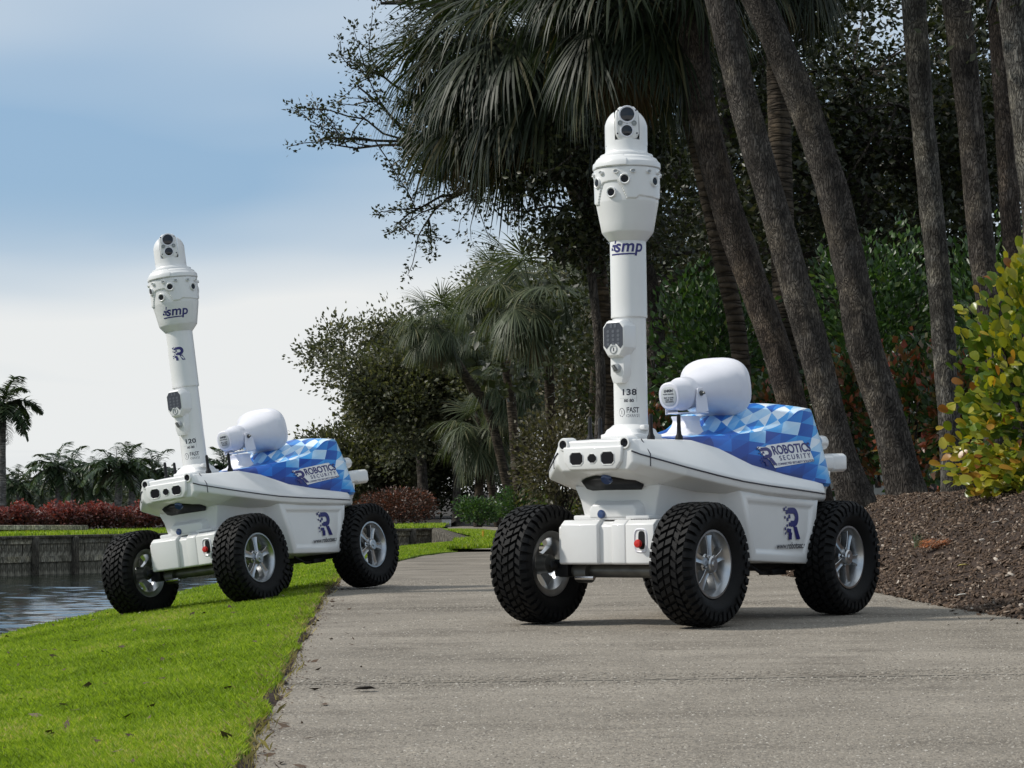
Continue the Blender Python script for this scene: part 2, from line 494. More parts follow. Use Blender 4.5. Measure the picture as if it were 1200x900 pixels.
def make_robot():
    root = empty("security_robot")
    # ---- lower hull
    h = MB()
    def ring(xt, yt, zt, xm, ym, zm, xb, yb, zb):
        return mir([(xt, 0, zt), (xt, yt, zt), (xm, ym, zm), (xb, yb, zb), (xb, 0, zb)])
    h.loft([ring(.485, .185, .495, .475, .165, .44, .470, .150, .375),
            ring(.300, .225, .480, .300, .205, .42, .300, .185, .355),
            ring(.235, .265, .470, .215, .250, .40, .200, .225, .235),
            ring(.195, .338, .470, .150, .340, .33, .105, .325, .215),
            ring(-.355, .342, .440, -.315, .348, .31, -.275, .335, .195),
            ring(-.395, .300, .440, -.345, .290, .31, -.305, .270, .195),
            ring(-.43, .240, .440, -.41, .235, .31, -.40, .215, .22),
            ring(-.53, .230, .440, -.54, .225, .33, -.54, .205, .26)])
    me = bpy.data.meshes.new("lower_hull"); me.from_pydata([tuple(q) for q in h.v], [], h.f)
    bm = bmesh.new(); bm.from_mesh(me); bmesh.ops.recalc_face_normals(bm, faces=bm.faces)
    side = [f for f in bm.faces if abs(f.normal.y) > .85 and abs(f.calc_center_median().y) > .32 and f.calc_area() > .02]
    for f_side in (1, -1):
        fs = [f for f in side if f.calc_center_median().y * f_side > 0]
        bmesh.ops.inset_region(bm, faces=fs, thickness=.030, depth=0, use_even_offset=True)
        bmesh.ops.inset_region(bm, faces=fs, thickness=.012, depth=-.010, use_even_offset=True)
    es = [e for e in bm.edges if len(e.link_faces) == 2 and e.calc_face_angle(0) > math.radians(14)]
    bmesh.ops.bevel(bm, geom=es, offset=.007, segments=3, profile=.5, affect='EDGES', clamp_overlap=True)
    bm.to_mesh(me); bm.free(); finish(me, 40)
    hull = link("lower_hull", me, WHITE, root)
    # wheel-well ribs, nose block under the chin
    n = MB()
    n.loft([mir([(.515, 0, .425), (.515, .085, .425), (.515, .10, .41), (.515, .10, .372), (.515, 0, .372)]),
            mir([(.44, 0, .455), (.44, .10, .455), (.44, .12, .43), (.44, .12, .365), (.44, 0, .365)])])
    nose = n.build("nose_block", WHITE, hull, bevel=.006, seg=3)
    MB().lathe([(.016, 0), (.016, .006), (.012, .010), (0, .011)], 20, o=(.514, -.045, .392), ax=(1, 0, 0)).build("sonar_sensor", BLUEL, nose)
    # ---- upper shell: sections x, then (y, z) from top centre to underside centre
    ST = [(.618, [(0, .652), (.150, .650), (.158, .622), (.160, .572), (.140, .546), (0, .546)]),
          (.600, [(0, .656), (.165, .652), (.182, .610), (.182, .566), (.150, .538), (0, .536)]),
          (.484, [(0, .664), (.190, .650), (.300, .562), (.298, .522), (.200, .497), (0, .478)]),
          (.330, [(0, .668), (.225, .650), (.334, .533), (.331, .495), (.250, .474), (0, .455)]),
          (.200, [(0, .668), (.255, .622), (.353, .513), (.350, .476), (.300, .458), (0, .45)]),
          (.030, [(0, .668), (.295, .560), (.360, .497), (.357, .460), (.325, .444), (0, .44)]),
          (-.150, [(0, .668), (.320, .528), (.362, .484), (.359, .450), (.336, .436), (0, .436)]),
          (-.330, [(0, .668), (.341, .502), (.357, .471), (.354, .440), (.338, .428), (0, .43)]),
          (-.400, [(0, .668), (.335, .498), (.346, .467), (.344, .438), (.328, .426), (0, .43)]),
          (-.480, [(0, .66), (.300, .498), (.306, .467), (.304, .438), (.290, .426), (0, .43)]),
          (-.545, [(0, .62), (.215, .498), (.220, .467), (.220, .438), (.205, .426), (0, .43)])]
    u = MB(); u.loft([mir([(x, y, z) for y, z in sec]) for x, sec in ST])
    shell = u.build("upper_shell", WHITE, root, bevel=.006, seg=3, bang=16)
    # shell joint: dark gap running along the flank, both sides
    for s in (1, -1):
        g = MB()
        g.tube([(x + (.0012 if i < 2 else 0), s * (sec[2][1 - 1] + .0006), sec[2][1] - .011) for i, (x, sec) in enumerate(ST[:9])], .0026, 6)
        g.build("seam", DARKP, shell)
        (x0, a), (x1, b) = ST[1], ST[2]
        f = .22
        pts = [(x0 + (x1 - x0) * f + .0006, s * (a[k][0] + (b[k][0] - a[k][0]) * f + .0006), a[k][1] + (b[k][1] - a[k][1]) * f + (.001 if k == 1 else 0)) for k in (1, 2, 3)]
        m_ = [tuple(p * .12 + q * .88 for p, q in zip(pts[1], pts[0]))]
        MB().tube([pts[0], pts[1], pts[2]], .0018, 6).build("seam", DARKP, shell)
    # ---- nose panel with the camera window
    fp = MB()
    poly = [(-.128, .042), (.128, .042), (.122, -.012), (.100, -.040), (-.100, -.040), (-.122, -.012)]
    fp.prism(poly, (.612, 0, .588), (0, 1, 0), (0, 0, 1), (1, 0, 0), 0, .020)
    panel = fp.build("camera_panel", WHITE, root, bevel=.006, seg=3)
    for y, w_, h_ in ((-.068, .054, .042), (0.0, .036, .030), (.066, .054, .042)):
        c_ = .010
        pl = [(-w_ / 2 + c_, h_ / 2), (w_ / 2 - c_, h_ / 2), (w_ / 2, h_ / 2 - c_), (w_ / 2, -h_ / 2 + c_), (w_ / 2 - c_, -h_ / 2), (-w_ / 2 + c_, -h_ / 2), (-w_ / 2, -h_ / 2 + c_), (-w_ / 2, h_ / 2 - c_)]
        f_ = MB()
        out = [Vector((.6315, y + a * 1.16, .588 + b * 1.2)) for a, b in pl]; mid = [Vector((.6345, y + a * 1.08, .588 + b * 1.1)) for a, b in pl]; inn = [Vector((.6325, y + a, .588 + b)) for a, b in pl]
        f_.loft([out, mid, inn], cap=False)
        wf = f_.build("window_frame", WHITE, panel, smooth=50)
        MB().prism(pl, (.6315, y, .588), (0, 1, 0), (0, 0, 1), (1, 0, 0), -.002, .0012).build("lens_window", GLASS, panel)
    for y in (-.132, .132):
        b = MB().lathe([(.026, -.05), (.024, 0), (.0205, .006), (.0155, .006)], 24, o=(.618, y, .640), ax=(1, 0, 0), cap=False)
        cb = b.build("sensor_boss", WHITE, root)
        MB().lathe([(.0160, -.02), (.0160, .003), (.012, .004), (0, .001)], 20, o=(.618, y, .640), ax=(1, 0, 0)).build("sensor", GLASS, cb)
    # dark scoop under the chin with its blue sensor
    sl = MB()
    top = [(x, y) for x, y in ((.585, -.02), (.560, -.080), (.535, -.118), (.500, -.128), (.470, -.105), (.452, -.05), (.448, 0))]
    pts = top + [(x, -y) for x, y in reversed(top[:-1])]
    def under(x, y):
        xs = [-.545, .2, .330, .484, .600, .618]; z0 = [.43, .45, .455, .478, .536, .546]
        return float(np.interp(x, xs, z0)) + abs(y) / .2 * .015
    sl.loft([[Vector((x, y, under(x, y) - .001)) for x, y in pts], [Vector((x * .985 + .007, y * .93, under(x, y) - .012)) for x, y in pts]])
    sc = sl.build("chin_scoop", BLACK, root, smooth=50)
    MB().lathe([(.022, 0), (.022, .022), (.017, .028), (0, .028)], 18, o=(.560, .02, .528), ax=(.75, 0, -.66)).build("proximity_sensor", BLUEL, sc)
    # ---- front axle box
    def slab(y0, y1, x1, zt=.372, zb=.214, x0=.40):
        return [Vector((x0, y0, zb)), Vector((x1 - .006, y0, zb)), Vector((x1, y0, zb + .006)), Vector((x1, y0, zt - .016)), Vector((x1 - .022, y0, zt)), Vector((x0, y0, zt))], y1
    bx = empty_part("axle_box", root)
    def slab_part(name, y0, y1, x1, **k):
        r0, _ = slab(y0, y1, x1, **k)
        m = MB(); m.loft([r0, [Vector((q.x, y1, q.z)) for q in r0]])
        return m.build(name, WHITE, bx, bevel=.005, seg=3)
    slab_part("side_panel", -.198, -.038, .556)
    slab_part("groove_panel", -.040, .028, .540, zt=.366)
    slab_part("centre_panel", .024, .082, .556)
    sp_ = slab_part("button_panel", .085, .205, .558)
    slab_part("end_panel", -.214, -.196, .545, zt=.362)
    slab_part("end_panel", .203, .220, .545, zt=.362)
    lid = MB().box((.455, -.05, .380), (.12, .24, .018)).build("lid", WHITE, bx, bevel=.006)
    MB().box((.465, .11, .379), (.11, .10, .016)).build("lid", WHITE, bx, bevel=.006)
    vent = MB()
    for i in range(9): vent.box((.528, .098 + i * .010, .3725), (.020, .0035, .0022))
    vent.build("vent_slots", DARKP, bx, kind="stuff")
    rc = MB(); o8 = []
    for k in range(20):
        w = 2 * PI * k / 20
        o8.append((.026 * math.copysign(abs(math.cos(w)) ** .5, math.cos(w)), .040 * math.copysign(abs(math.sin(w)) ** .6, math.sin(w))))
    rc.loft([[Vector((.5583, .150 + a * 1.12, .298 + b * 1.1)) for a, b in o8], [Vector((.5612, .150 + a, .298 + b)) for a, b in o8], [Vector((.5585, .150 + a * .86, .298 + b * .9)) for a, b in o8]], cap=False)
    rr_ = rc.build("button_recess", WHITE2, bx, smooth=60)
    MB().prism([(a * .52 + .004, b * .8) for a, b in o8], (.5592, .150, .300), (0, 1, 0), (0, 0, 1), (1, 0, 0), -.002, .0006).build("recess_back", BLACK, rr_)
    MB().lathe([(.006, 0), (.006, .008), (.013, .010), (.015, .018), (.012, .024), (0, .026)], 18, o=(.558, .149, .288), ax=(1, 0, 0)).build("stop_button", RED, rr_)
    at_ = MB().tube([(.46, -.27, .190), (.46, .27, .190)], .025, 18).build("axle_tube", STEEL, bx)
    MB().tube([(.475, -.175, .182), (.475, -.125, .182)], .036, 18).build("axle_clamp", STEEL, at_)
    MB().tube([(.505, -.17, .165), (.505, -.09, .165)], .008, 8).build("steel_pin", BRIGHT, at_)
    for s in (1, -1):
        su = MB(); su.box((.47, s * .235, .20), (.07, .06, .06)); su.tube([(.475, s * .24, .205), (.512, s * .268, .215), (.53, s * .245, .20)], .013, 10)
        su.build("steering_knuckle", BLACK, bx, bevel=.004)
    # undercarriage behind
    uc = MB(); uc.box((-.18, .24, .168), (.10, .06, .022)); uc.box((-.30, 0, .185), (.14, .5, .03)); uc.tube([(.02, .26, .20), (-.05, .27, .165), (-.13, .25, .165)], .006, 8)
    uc.tube([(-AX, -.27, .215), (-AX, .27, .215)], .035, 14)
    uc.build("undercarriage", BLACK, root, bevel=.004)
    # ---- cover
    nr = 6
    rings, uvs = [], []
    for row in CV:
        x, z0, yc, zc_, yl, zl = row
        half, acc, last = [], [], None
        for k in range(nr + 1):
            t = k / nr
            half.append((x, yc * t, z0 + (zc_ - z0) * t ** 1.8))
        for k in range(1, 5):
            t = k / 4
            d = Vector((0, yl - yc, zl - zc_)).normalized()
            nn = Vector((0, -d.z, d.y))
            q = Vector((x, yc + (yl - yc) * t, zc_ + (zl - zc_) * t)) + nn * math.sin(PI * t) * .006
            half.append(tuple(q))
        half.append((x, yl - .012, zl - .012))
        s_, prev = 0, None; lens = []
        for q in half:
            if prev is not None: s_ += math.hypot(q[1] - prev[1], q[2] - prev[2])
            lens.append(s_); prev = q
        full = half + [(q[0], -q[1], q[2]) for q in reversed(half[1:])]
        rings.append([Vector(q) for q in full]); uvs.append([(-x, l) for l in lens] + [(-x, -l) for l in reversed(lens[1:])])
    m = len(rings[0])
    vs = [q for r in rings for q in r]; us = [q for r in uvs for q in r]
    fs = []
    for i in range(len(rings) - 1):
        for k in range(m):
            k2 = (k + 1) % m
            fs.append((i * m + k, (i + 1) * m + k, (i + 1) * m + k2, i * m + k2))
    # order: the ring starts at the top centre, closes from the right side back to it
    fs.append(tuple(range(m))); fs.append(tuple((len(rings) - 1) * m + k for k in range(m - 1, -1, -1)))
    me = bpy.data.meshes.new("battery_cover"); me.from_pydata([tuple(q) for q in vs], [], fs)
    l_ = me.uv_layers.new(name="UVMap")
    for fi, f in enumerate(me.polygons):
        k = fi % m if fi < (len(rings) - 1) * m else 0
        top = k < nr or k >= m - nr
        for li in f.loop_indices:
            c_ = me.vertices[me.loops[li].vertex_index].co
            sgn = 1 if k < m / 2 else -1
            l_.data[li].uv = (-c_.x, c_.y) if top else (-c_.x, sgn * (.29 + .78 - c_.z))
    bm = bmesh.new(); bm.from_mesh(me); bmesh.ops.recalc_face_normals(bm, faces=bm.faces)
    bm.to_mesh(me); bm.free()
    finish(me, 45)
    cover = link("cover", me, COVER, root)
    # ---- sticker on the cover: white shape, R, two words, small line
    def stick(off):
        def f(a, b):
            x = -.195 - a * 1.38
            q0, n0 = cover_side(x, 0); q1, n1 = cover_side(x, 1)
            z = .602 + b + .075 * a * 1.38
            q, nn = cover_side(x, min(1.05, max(-.05, (q0.z - z) / (q0.z - q1.z))))
            return q + nn * off
        return f
    st = MB()
    outl = [(-.112, .038), (-.075, .034), (-.070, .040), (.088, .046), (.104, .010), (.112, .008), (.122, -.036), (-.068, -.044), (-.080, -.012), (-.108, .012)]
    n_ = 10; fv, ff = [], []
    xs = np.linspace(-.112, .122, 22)
    def span(x):
        ys = []
        for i in range(len(outl)):
            (x0, y0), (x1, y1) = outl[i], outl[(i + 1) % len(outl)]
            if (x0 - x) * (x1 - x) <= 0 and x0 != x1: ys.append(y0 + (y1 - y0) * (x - x0) / (x1 - x0))
        return (min(ys), max(ys)) if ys else (0, 0)
    mp = stick(.0016)
    for x in xs:
        a, b = span(min(max(x, -.1118), .1218))
        for k in range(6): fv.append(mp(x, a + (b - a) * k / 5))
    for i in range(len(xs) - 1):
        for k in range(5): ff.append((i * 6 + k, (i + 1) * 6 + k, (i + 1) * 6 + k + 1, i * 6 + k + 1))
    st.add(fv, ff)
    sk = st.build("sticker", WHITE, cover, smooth=60)
    link("logo", r_logo(.066, lambda a, b: stick(.0026)(a - .084, b + .000)), NAVY, sk)
    link("lettering", text_mesh("ROBOTICS", .046, lambda a, b: stick(.0026)(a + .030, b + .017), .0012, 0, .98, wide=.78), NAVY, sk)
    link("lettering", text_mesh("SECURITY", .025, lambda a, b: stick(.0026)(a + .036, b - .013), .0003, 0, 1.5, wide=.92), NAVY, sk)
    link("lettering", text_mesh("THE CONNECTED SECURITY SOLUTION", .0115, lambda a, b: stick(.0026)(a + .024, b - .033), .0002, 0, 1.0, wide=.93), NAVY, sk)
    # ---- decals on the flank
    def flank(a, b):     # on the recessed panel
        return Vector((-.155 - a, .3405 + 0.015 * (b / .12), .325 + b))
    def flank2(a, b):
        q = flank(a, b); z = q.z
        y = float(np.interp(z, [.20, .31, .32, .44], [.3365, .3475, .3475, .342]))
        return Vector((q.x, y - .0085, z))
    link("logo", r_logo(.118, lambda a, b: flank2(a + .015, b + .022)), NAVY, hull)
    link("lettering", text_mesh("www.robotsec.nl", .034, lambda a, b: flank2(a + .01, b - .060), .0004, 0, .98, wide=.95), DARKP, hull)
    # ---- rear sensor arms
    for s in (1, -1):
        ra = MB()
        ra.loft([[Vector((x, s * .255 + a * w_, .575 + b * h_ + (x + .5) * -.02)) for a, b in ((-1, -.7), (-.7, -1), (.7, -1), (1, -.7), (1, .7), (.7, 1), (-.7, 1), (-1, .7))] for x, w_, h_ in ((-.46, .040, .030), (-.56, .042, .030), (-.565, .046, .036), (-.655, .046, .036), (-.668, .038, .030))])
        ra.build("rear_sensor", WHITE, root, bevel=.003)
    for s in (1, -1):
        rb = MB()
        MB().lathe([(.028, 0), (.028, .05), (.020, .062), (0, .064)], 20, o=(-.50, s * .255, .655), ax=(-1, 0, 0)).build("rear_lamp", WHITE, root)
        rb.loft([[Vector((x, s * .27 + a * w_, z)) for a in (-1, 1)] + [Vector((x - .05, s * .27 + a * w_, z)) for a in (1, -1)] for x, z, w_ in ((-.47, .545, .035), (-.47, .50, .03), (-.45, .46, .02))])
        rb.build("rear_bracket", WHITE, root, bevel=.003)
    # ---- mast
    mb = MB(); mb.loft([mir_xy(MX, .082, z, .018) if False else rounded(MX, 0, z, wx, wy, rr) for z, wx, wy, rr in ((.655, .088, .082, .02), (.676, .088, .082, .02), (.680, .078, .072, .02), (.694, .075, .070, .03), (.700, .070, .068, .045), (.712, .0635, .0635, .06))])
    base = mb.build("mast_base", WHITE, root, smooth=50, bevel=.002, seg=1)
    cl = MB(); cl.box((MX + .02, .078, .70), (.05, .02, .018)); cl.build("clamp", WHITE, base, bevel=.004)
    mast = MB().lathe([(.0610, .700), (.0605, 1.106)], 48, o=(MX, 0, 0)).build("mast", WHITE, root)
    MB().lathe([(.0655, 1.098), (.0662, 1.103), (.0655, 1.110), (.0655, 1.40)], 48, o=(MX, 0, 0)).build("upper_tube", WHITE, mast)
    # sensor head: turned body, raised plates by angle
    prof = [(1.374, .0658), (1.376, .0685), (1.3785, .0705), (1.403, .0905), (1.406, .0925), (1.410, .0940), (1.44, .0996), (1.47, .1052), (1.494, .1098)]
    prof += [(z_, .1098 + (z_ - 1.494) * .178 if z_ < 1.514 else .1134 + (z_ - 1.514) * .014) for z_ in np.arange(1.497, 1.632, .0032)]
    prof += [(1.633, .1152), (1.635, .1158), (1.6365, .1222), (1.639, .1235), (1.654, .1230), (1.657, .1218), (1.6600, .1180), (1.6690, .1120), (1.6725, .1105), (1.679, .0985), (1.681, .0970), (1.6875, .0962), (1.689, .0945), (1.690, .083), (1.702, .0)]
    nth = 200
    hv, hf = [], []
    def sstep(a, b, x):
        t = min(1, max(0, (x - a) / (b - a))); return t * t * (3 - 2 * t)
    def bound(d):      # lower edge of the raised band by bearing (degrees from the view side)
        return float(np.interp(d, [-180, -100, -76, -63, -50, -45, -18, -9, 0, 17, 22, 68, 100, 180], [1.52, 1.52, 1.505, 1.504, 1.572, 1.581, 1.583, 1.56, 1.518, 1.518, 1.528, 1.522, 1.53, 1.52]))
    for z, r in prof:
        for k in range(nth):
            w = 2 * PI * k / nth; d = (math.degrees(w) - 34 + 540) % 360 - 180
            rr = r
            if 1.48 < z < 1.634: rr += .0050 * sstep(bound(d) - .001, bound(d) + .003, z)
            hv.append((MX + rr * math.cos(w), rr * math.sin(w), z))
    for i in range(len(prof) - 1):
        for k in range(nth):
            k2 = (k + 1) % nth; hf.append((i * nth + k, i * nth + k2, (i + 1) * nth + k2, (i + 1) * nth + k))
    head = MB().add(hv, hf).build("sensor_head", WHITE, mast, smooth=24)
    # plate on the collar
    cp = MB(); rows = []
    for z, r in ((1.638, .1236), (1.640, .1268), (1.655, .1264), (1.663, .1215), (1.676, .1110), (1.681, .0980)):
        rows.append([Vector((MX + r * math.cos(w), r * math.sin(w), z)) for w in np.radians(np.linspace(-30, 34 if z < 1.67 else 28, 14))])
    cp.loft(rows, cap=False, closed=False); cp.build("collar_plate", WHITE, mast, smooth=30)
    def port(az, z, ro, ri, rs=1.0, dark=BLACK):
        w = math.radians(az); d = Vector((math.cos(w), math.sin(w), 0)); t = Vector((-math.sin(w), math.cos(w), 0))
        r0 = float(np.interp(z, [q[0] for q in prof], [q[1] for q in prof])) + (.0052 if z > bound((az - 34 + 540) % 360 - 180) + .002 else .001)
        c = Vector((MX, 0, z)) + d * r0
        def rg(r, dep, zr): return [c + d * (dep - (r * math.cos(a)) ** 2 * rs * rs / (2 * .113)) + t * (r * math.cos(a) * rs) + Vector((0, 0, r * math.sin(a) * zr)) for a in np.linspace(0, 2 * PI, 21)[:-1]]
        p_ = MB(); p_.loft([rg(ro, -.002, 1), rg(ro * .97, .006, 1), rg(ro * .85, .0075, 1), rg(ri, .0045, 1)], cap=False)
        po = p_.build("camera_port", WHITE, mast, smooth=50)
        return (c + d * .0048, d, t, ri, rs)
    dk, sm = MB(), MB()
    for az, z in ((30.5, 1.588), (5.5, 1.543), (-27, 1.583), (89, 1.583), (150, 1.58), (-90, 1.58), (-150, 1.58)):
        c, d, t, ri, rs = port(az, z, .0205, .0130)
        lm = MB().lathe([(.0136, 0), (.012, .0008), (.006, -.0004), (0, -.0002)], 20, o=c, ax=d, cap=False).build("camera", GLASS, mast)
    for az in (-75, -44, -14, 16, 45, 75, 102, 135, 165, -105, -135, -165):
        c, d, t, ri, rs = port(az, 1.6165, .0075, .0046, 1.5)
        sm.add([c + t * (.0046 * 1.5 * math.cos(a)) + Vector((0, 0, .0046 * math.sin(a))) for a in np.linspace(0, 2 * PI, 15)[:-1]], [tuple(range(14))])
    sm.build("infrared_windows", GREYP, mast, kind="stuff")
    # pan and tilt camera on top
    tw = math.radians(38); d = Vector((math.cos(tw), math.sin(tw), 0)); t = Vector((-math.sin(tw), math.cos(tw), 0)); c0 = Vector((MX, 0, 0))
    tu = MB(); tu.lathe([(.0815, 1.688), (.0815, 1.694), (.0780, 1.698), (.0765, 1.702), (.0765, 1.730)], 44, o=c0)
    # two cheeks with a rounded arch over them, a slot for the camera between
    for s in (-1, 1):
        rr = []
        for a_ in np.linspace(.0445, .0760, 7):
            top = 1.786 + math.sqrt(max(.0, .0765 ** 2 - (a_ * .985) ** 2)) * 1.0
            dep = math.sqrt(max(.0004, .0765 ** 2 - a_ ** 2))
            dep = max(dep, .012)
            half = [(-dep, 1.722), (dep, 1.722), (dep, 1.782)] + [(dep * math.cos(q), 1.782 + (top - 1.782) * math.sin(q)) for q in np.linspace(.15, PI - .15, 10)] + [(-dep, 1.782)]
            rr.append([c0 + t * (s * a_) + d * p0 + Vector((0, 0, z)) for p0, z in half])
        tu.loft(rr)
    tu.lathe([(.0765, 1.7225), (.0762, 1.738), (.06, 1.740), (0, 1.740)], 44, o=c0)
    tur = tu.build("turret_yoke", WHITE, root, smooth=40)
    bl = MB()
    sh = [(-.026, .060), (.026, .060), (.042, .042), (.043, -.040), (.034, -.056), (.014, -.064), (-.014, -.064), (-.034, -.056), (-.043, -.040), (-.042, .042)]
    ring_at = lambda k, dd, up=0: [c0 + t * (a * k) + Vector((0, 0, 1.798 + b * k + up)) + d * dd for a, b in sh]
    bl.loft([ring_at(.9, -.060), ring_at(1, -.045), ring_at(1, .060), ring_at(.97, .068), ring_at(.90, .070)])
    blk = bl.build("tilt_camera", WHITE, root, smooth=40, bevel=.0015, seg=1)
    def eye(a, b, r, nm, mat_):
        o = c0 + t * a + Vector((0, 0, 1.798 + b)) + d * .0695
        MB().lathe([(r * 1.28, 0), (r * 1.22, .004), (r * 1.02, .004), (r, .0015)], 28, o=o, ax=d, cap=False).build("lens_ring", WHITE2 if r > .012 else GREYP, blk)
        MB().lathe([(r * 1.02, .0012), (r * .7, .0025), (r * .3, .0034), (0, .0036)], 24, o=o, ax=d, cap=False).build(nm, mat_, blk)
    eye(.001, .031, .0255, "main_lens", LENS); eye(-.001, -.028, .0195, "thermal_lens", LENS)
    eye(-.025, .000, .0075, "infrared_lamp", GREYP); eye(.0255, -.001, .0075, "infrared_lamp", GREYP)
    scw = MB()
    for a, b in ((-.033, .046), (.033, .046), (-.035, -.038), (.035, -.038), (0, .0005)):
        scw.lathe([(.0032, 0), (.003, .0012), (0, .0014)], 8, o=c0 + t * a + Vector((0, 0, 1.798 + b)) + d * .0698, ax=d)
    scw.build("screws", DARKP, blk, kind="stuff")
    # ---- keypad on the mast, facing ahead
    kp = MB()
    face = [(-.030, .062), (.030, .062), (.046, .042), (.046, -.030), (.026, -.062), (-.026, -.062), (-.046, -.030), (-.046, .042)]
    KZ = 1.018
    rg = lambda k, x, dz=0: [Vector((x, a * k, KZ + b * k + dz)) for a, b in face]
    kp.loft([rg(1.10, MX + .03), rg(1.10, MX + .083), rg(1.0, MX + .100), rg(.94, MX + .103)])
    lower = [(-.030, -.045), (.030, -.045), (.030, -.13), (.020, -.158), (-.020, -.158), (-.030, -.13)]
    kp.loft([[Vector((x, a * k, KZ + b)) for a, b in lower] for x, k in ((MX + .03, 1.25), (MX + .062, 1.2), (MX + .082, .95))])
    key = kp.build("keypad_housing", WHITE, root, bevel=.003, seg=2)
    pad = [(-.027, .056), (.027, .056), (.041, .038), (.041, -.024), (.030, -.036), (.013, -.018), (-.013, -.018), (-.030, -.036), (-.041, -.024), (-.041, .038)]
    MB().prism(pad, (MX + .103, 0, KZ), (0, 1, 0), (0, 0, 1), (1, 0, 0), -.001, .0015).build("keypad", KEYM, key)
    kk = MB()
    for r_ in range(4):
        for c_ in range(3):
            kk.lathe([(.006, 0), (.006, .001)], 10, o=(MX + .1043, -.022 + c_ * .022, KZ + .026 - r_ * .015), ax=(1, 0, 0))
    kk.build("keys", pmat_once("key_face", (.10, .11, .13), .45), key, kind="stuff")
    dw = MB(); dw.box((MX + .105, -.008, KZ + .046), (.001, .010, .014)); dw.box((MX + .105, .010, KZ + .046), (.001, .010, .014)); dw.build("display", pmat_once("key_face", (.10, .11, .13), .45), key)
    MB().lathe([(.0165, 0), (.0165, .002), (.0135, .003), (.0135, .001)], 22, o=(MX + .103, 0, KZ - .038), ax=(1, 0, 0), cap=False).build("button_ring", GREYP, key)
    MB().box((MX + .1045, 0, KZ - .038), (.001, .0025, .013)).build("button_mark", DARKP, key)
    MB().lathe([(.017, 0), (.017, .006), (.013, .012), (0, .013)], 20, o=(MX + .082, 0, KZ - .105), ax=(1, 0, 0)).build("lock_plate", GREYP, key)
    kb = MB(); kb.box((MX + .098, 0, KZ - .105), (.016, .009, .026), Matrix.Rotation(.6, 3, 'X')); kb.build("key", STEEL, key, bevel=.002)
    # ---- antennas
    for x, y in ((.455, .132), (.335, .172), (.455, -.132), (.335, -.172)):
        MB().lathe([(.014, -.012), (.014, .004), (.009, .014), (.0075, .026), (.007, .078), (.005, .084), (0, .085)], 14, o=(x, y, .660)).build("antenna", BLACK, root)
    # ---- horn loudspeaker
    ax = Vector((-.99, 0, .135)).normalized(); o = Vector((.135, 0, .823)); up = (Vector((0, 0, 1)) - ax * ax.z).normalized(); sd = Vector((0, 1, 0))
    def se(h_, wy, wz, p=2.0, n_=40):
        out = []
        for k in range(n_):
            w = 2 * PI * k / n_; c_, s_ = math.cos(w), math.sin(w)
            out.append(o + ax * h_ + sd * (wy * math.copysign(abs(c_) ** (2 / p), c_)) + up * (wz * math.copysign(abs(s_) ** (2 / p), s_)))
        return out
    hb = MB(); hb.loft([se(.11, .052, .052), se(.135, .056, .056), se(.16, .066, .061, 2.0), se(.19, .082, .070, 2.1), se(.225, .096, .077, 2.2), se(.262, .112, .086, 2.35), se(.296, .130, .096, 2.55), se(.314, .146, .106, 2.8), se(.317, .153, .112, 2.85), se(.331, .156, .114, 2.85), se(.334, .153, .111, 2.85), se(.333, .147, .104, 3.4),
                        se(.322, .142, .102, 2.8), se(.26, .115, .085, 2.4), se(.18, .06, .055), se(.12, .03, .03)], cap=False)
    bell = hb.build("horn_bell", WHITE2, root, smooth=60)
    hd = MB(); hd.loft([se(.0, .041, .046, 2.3), se(.004, .046, .051, 2.3), se(.05, .050, .053), se(.075, .058, .058), (se(.080, .062, .062)), se(.122, .062, .062), se(.126, .056, .056)])
    drv = hd.build("horn_driver", WHITE2, root, smooth=50, bevel=.001, seg=1)
    lb = MB(); lb.loft([[q - ax * .0012 for q in se(0, .033, .036, 2.6)], [q - ax * .0018 for q in se(0, .032, .035, 2.6)]]); lab = lb.build("label", pmat_once("label_silver", (.5, .52, .52), .4), drv)
    lmap = lambda a, b: o - ax * .0024 + sd * a + up * b
    link("lettering", text_mesh("LNKIN", .013, lambda a, b: lmap(a, b + .020), .0007, .2), DARKP, lab)
    link("lettering", text_mesh("HORN SPEAKER", .0065, lambda a, b: lmap(a, b + .008), .0002), DARKP, lab)
    link("lettering", text_mesh("30W  8 OHM\n115dB  IP66\n  400-6000Hz", .0075, lambda a, b: lmap(a, b - .013), .0002), DARKP, lab)
    br = MB()
    for s in (1, -1):
        br.prism([(-.03, -.075), (.055, -.075), (.05, -.02), (.028, .018), (-.008, .018), (-.022, -.02)], o + ax * .10 + sd * (s * .066), ax, up, sd, 0, s * .004)
    br.box(o + ax * .115 - up * .075, (.08, .140, .005))
    bra = br.build("bracket", WHITE2, root, bevel=.0012, seg=1)
    for s in (1, -1):
        MB().lathe([(.010, 0), (.010, .008), (.005, .010), (.005, .018), (0, .018)], 10, o=o + ax * .11 + sd * (s * .069) - up * .002, ax=(0, s, 0)).build("bolt", STEEL, bra)
    pd = MB(); pd.loft([rounded(x, 0, z, wx, wy, .012) for x, z, wx, wy in ((.030, .668, .078, .070), (.030, .684, .075, .068), (.028, .692, .056, .052), (.022, .715, .042, .044), (.02, .735, .036, .042), (.02, .752, .040, .048))])
    pd.build("horn_pedestal", WHITE2, root, smooth=40, bevel=.003)
    # ---- wheels
    for x, y, s, tn in ((AX, TR, 1, .0), (-AX, TR, 1, .8), (AX, -TR, -1, 1.1), (-AX, -TR, -1, .4)):
        make_wheel(root, x, y, s, tn)
    return root

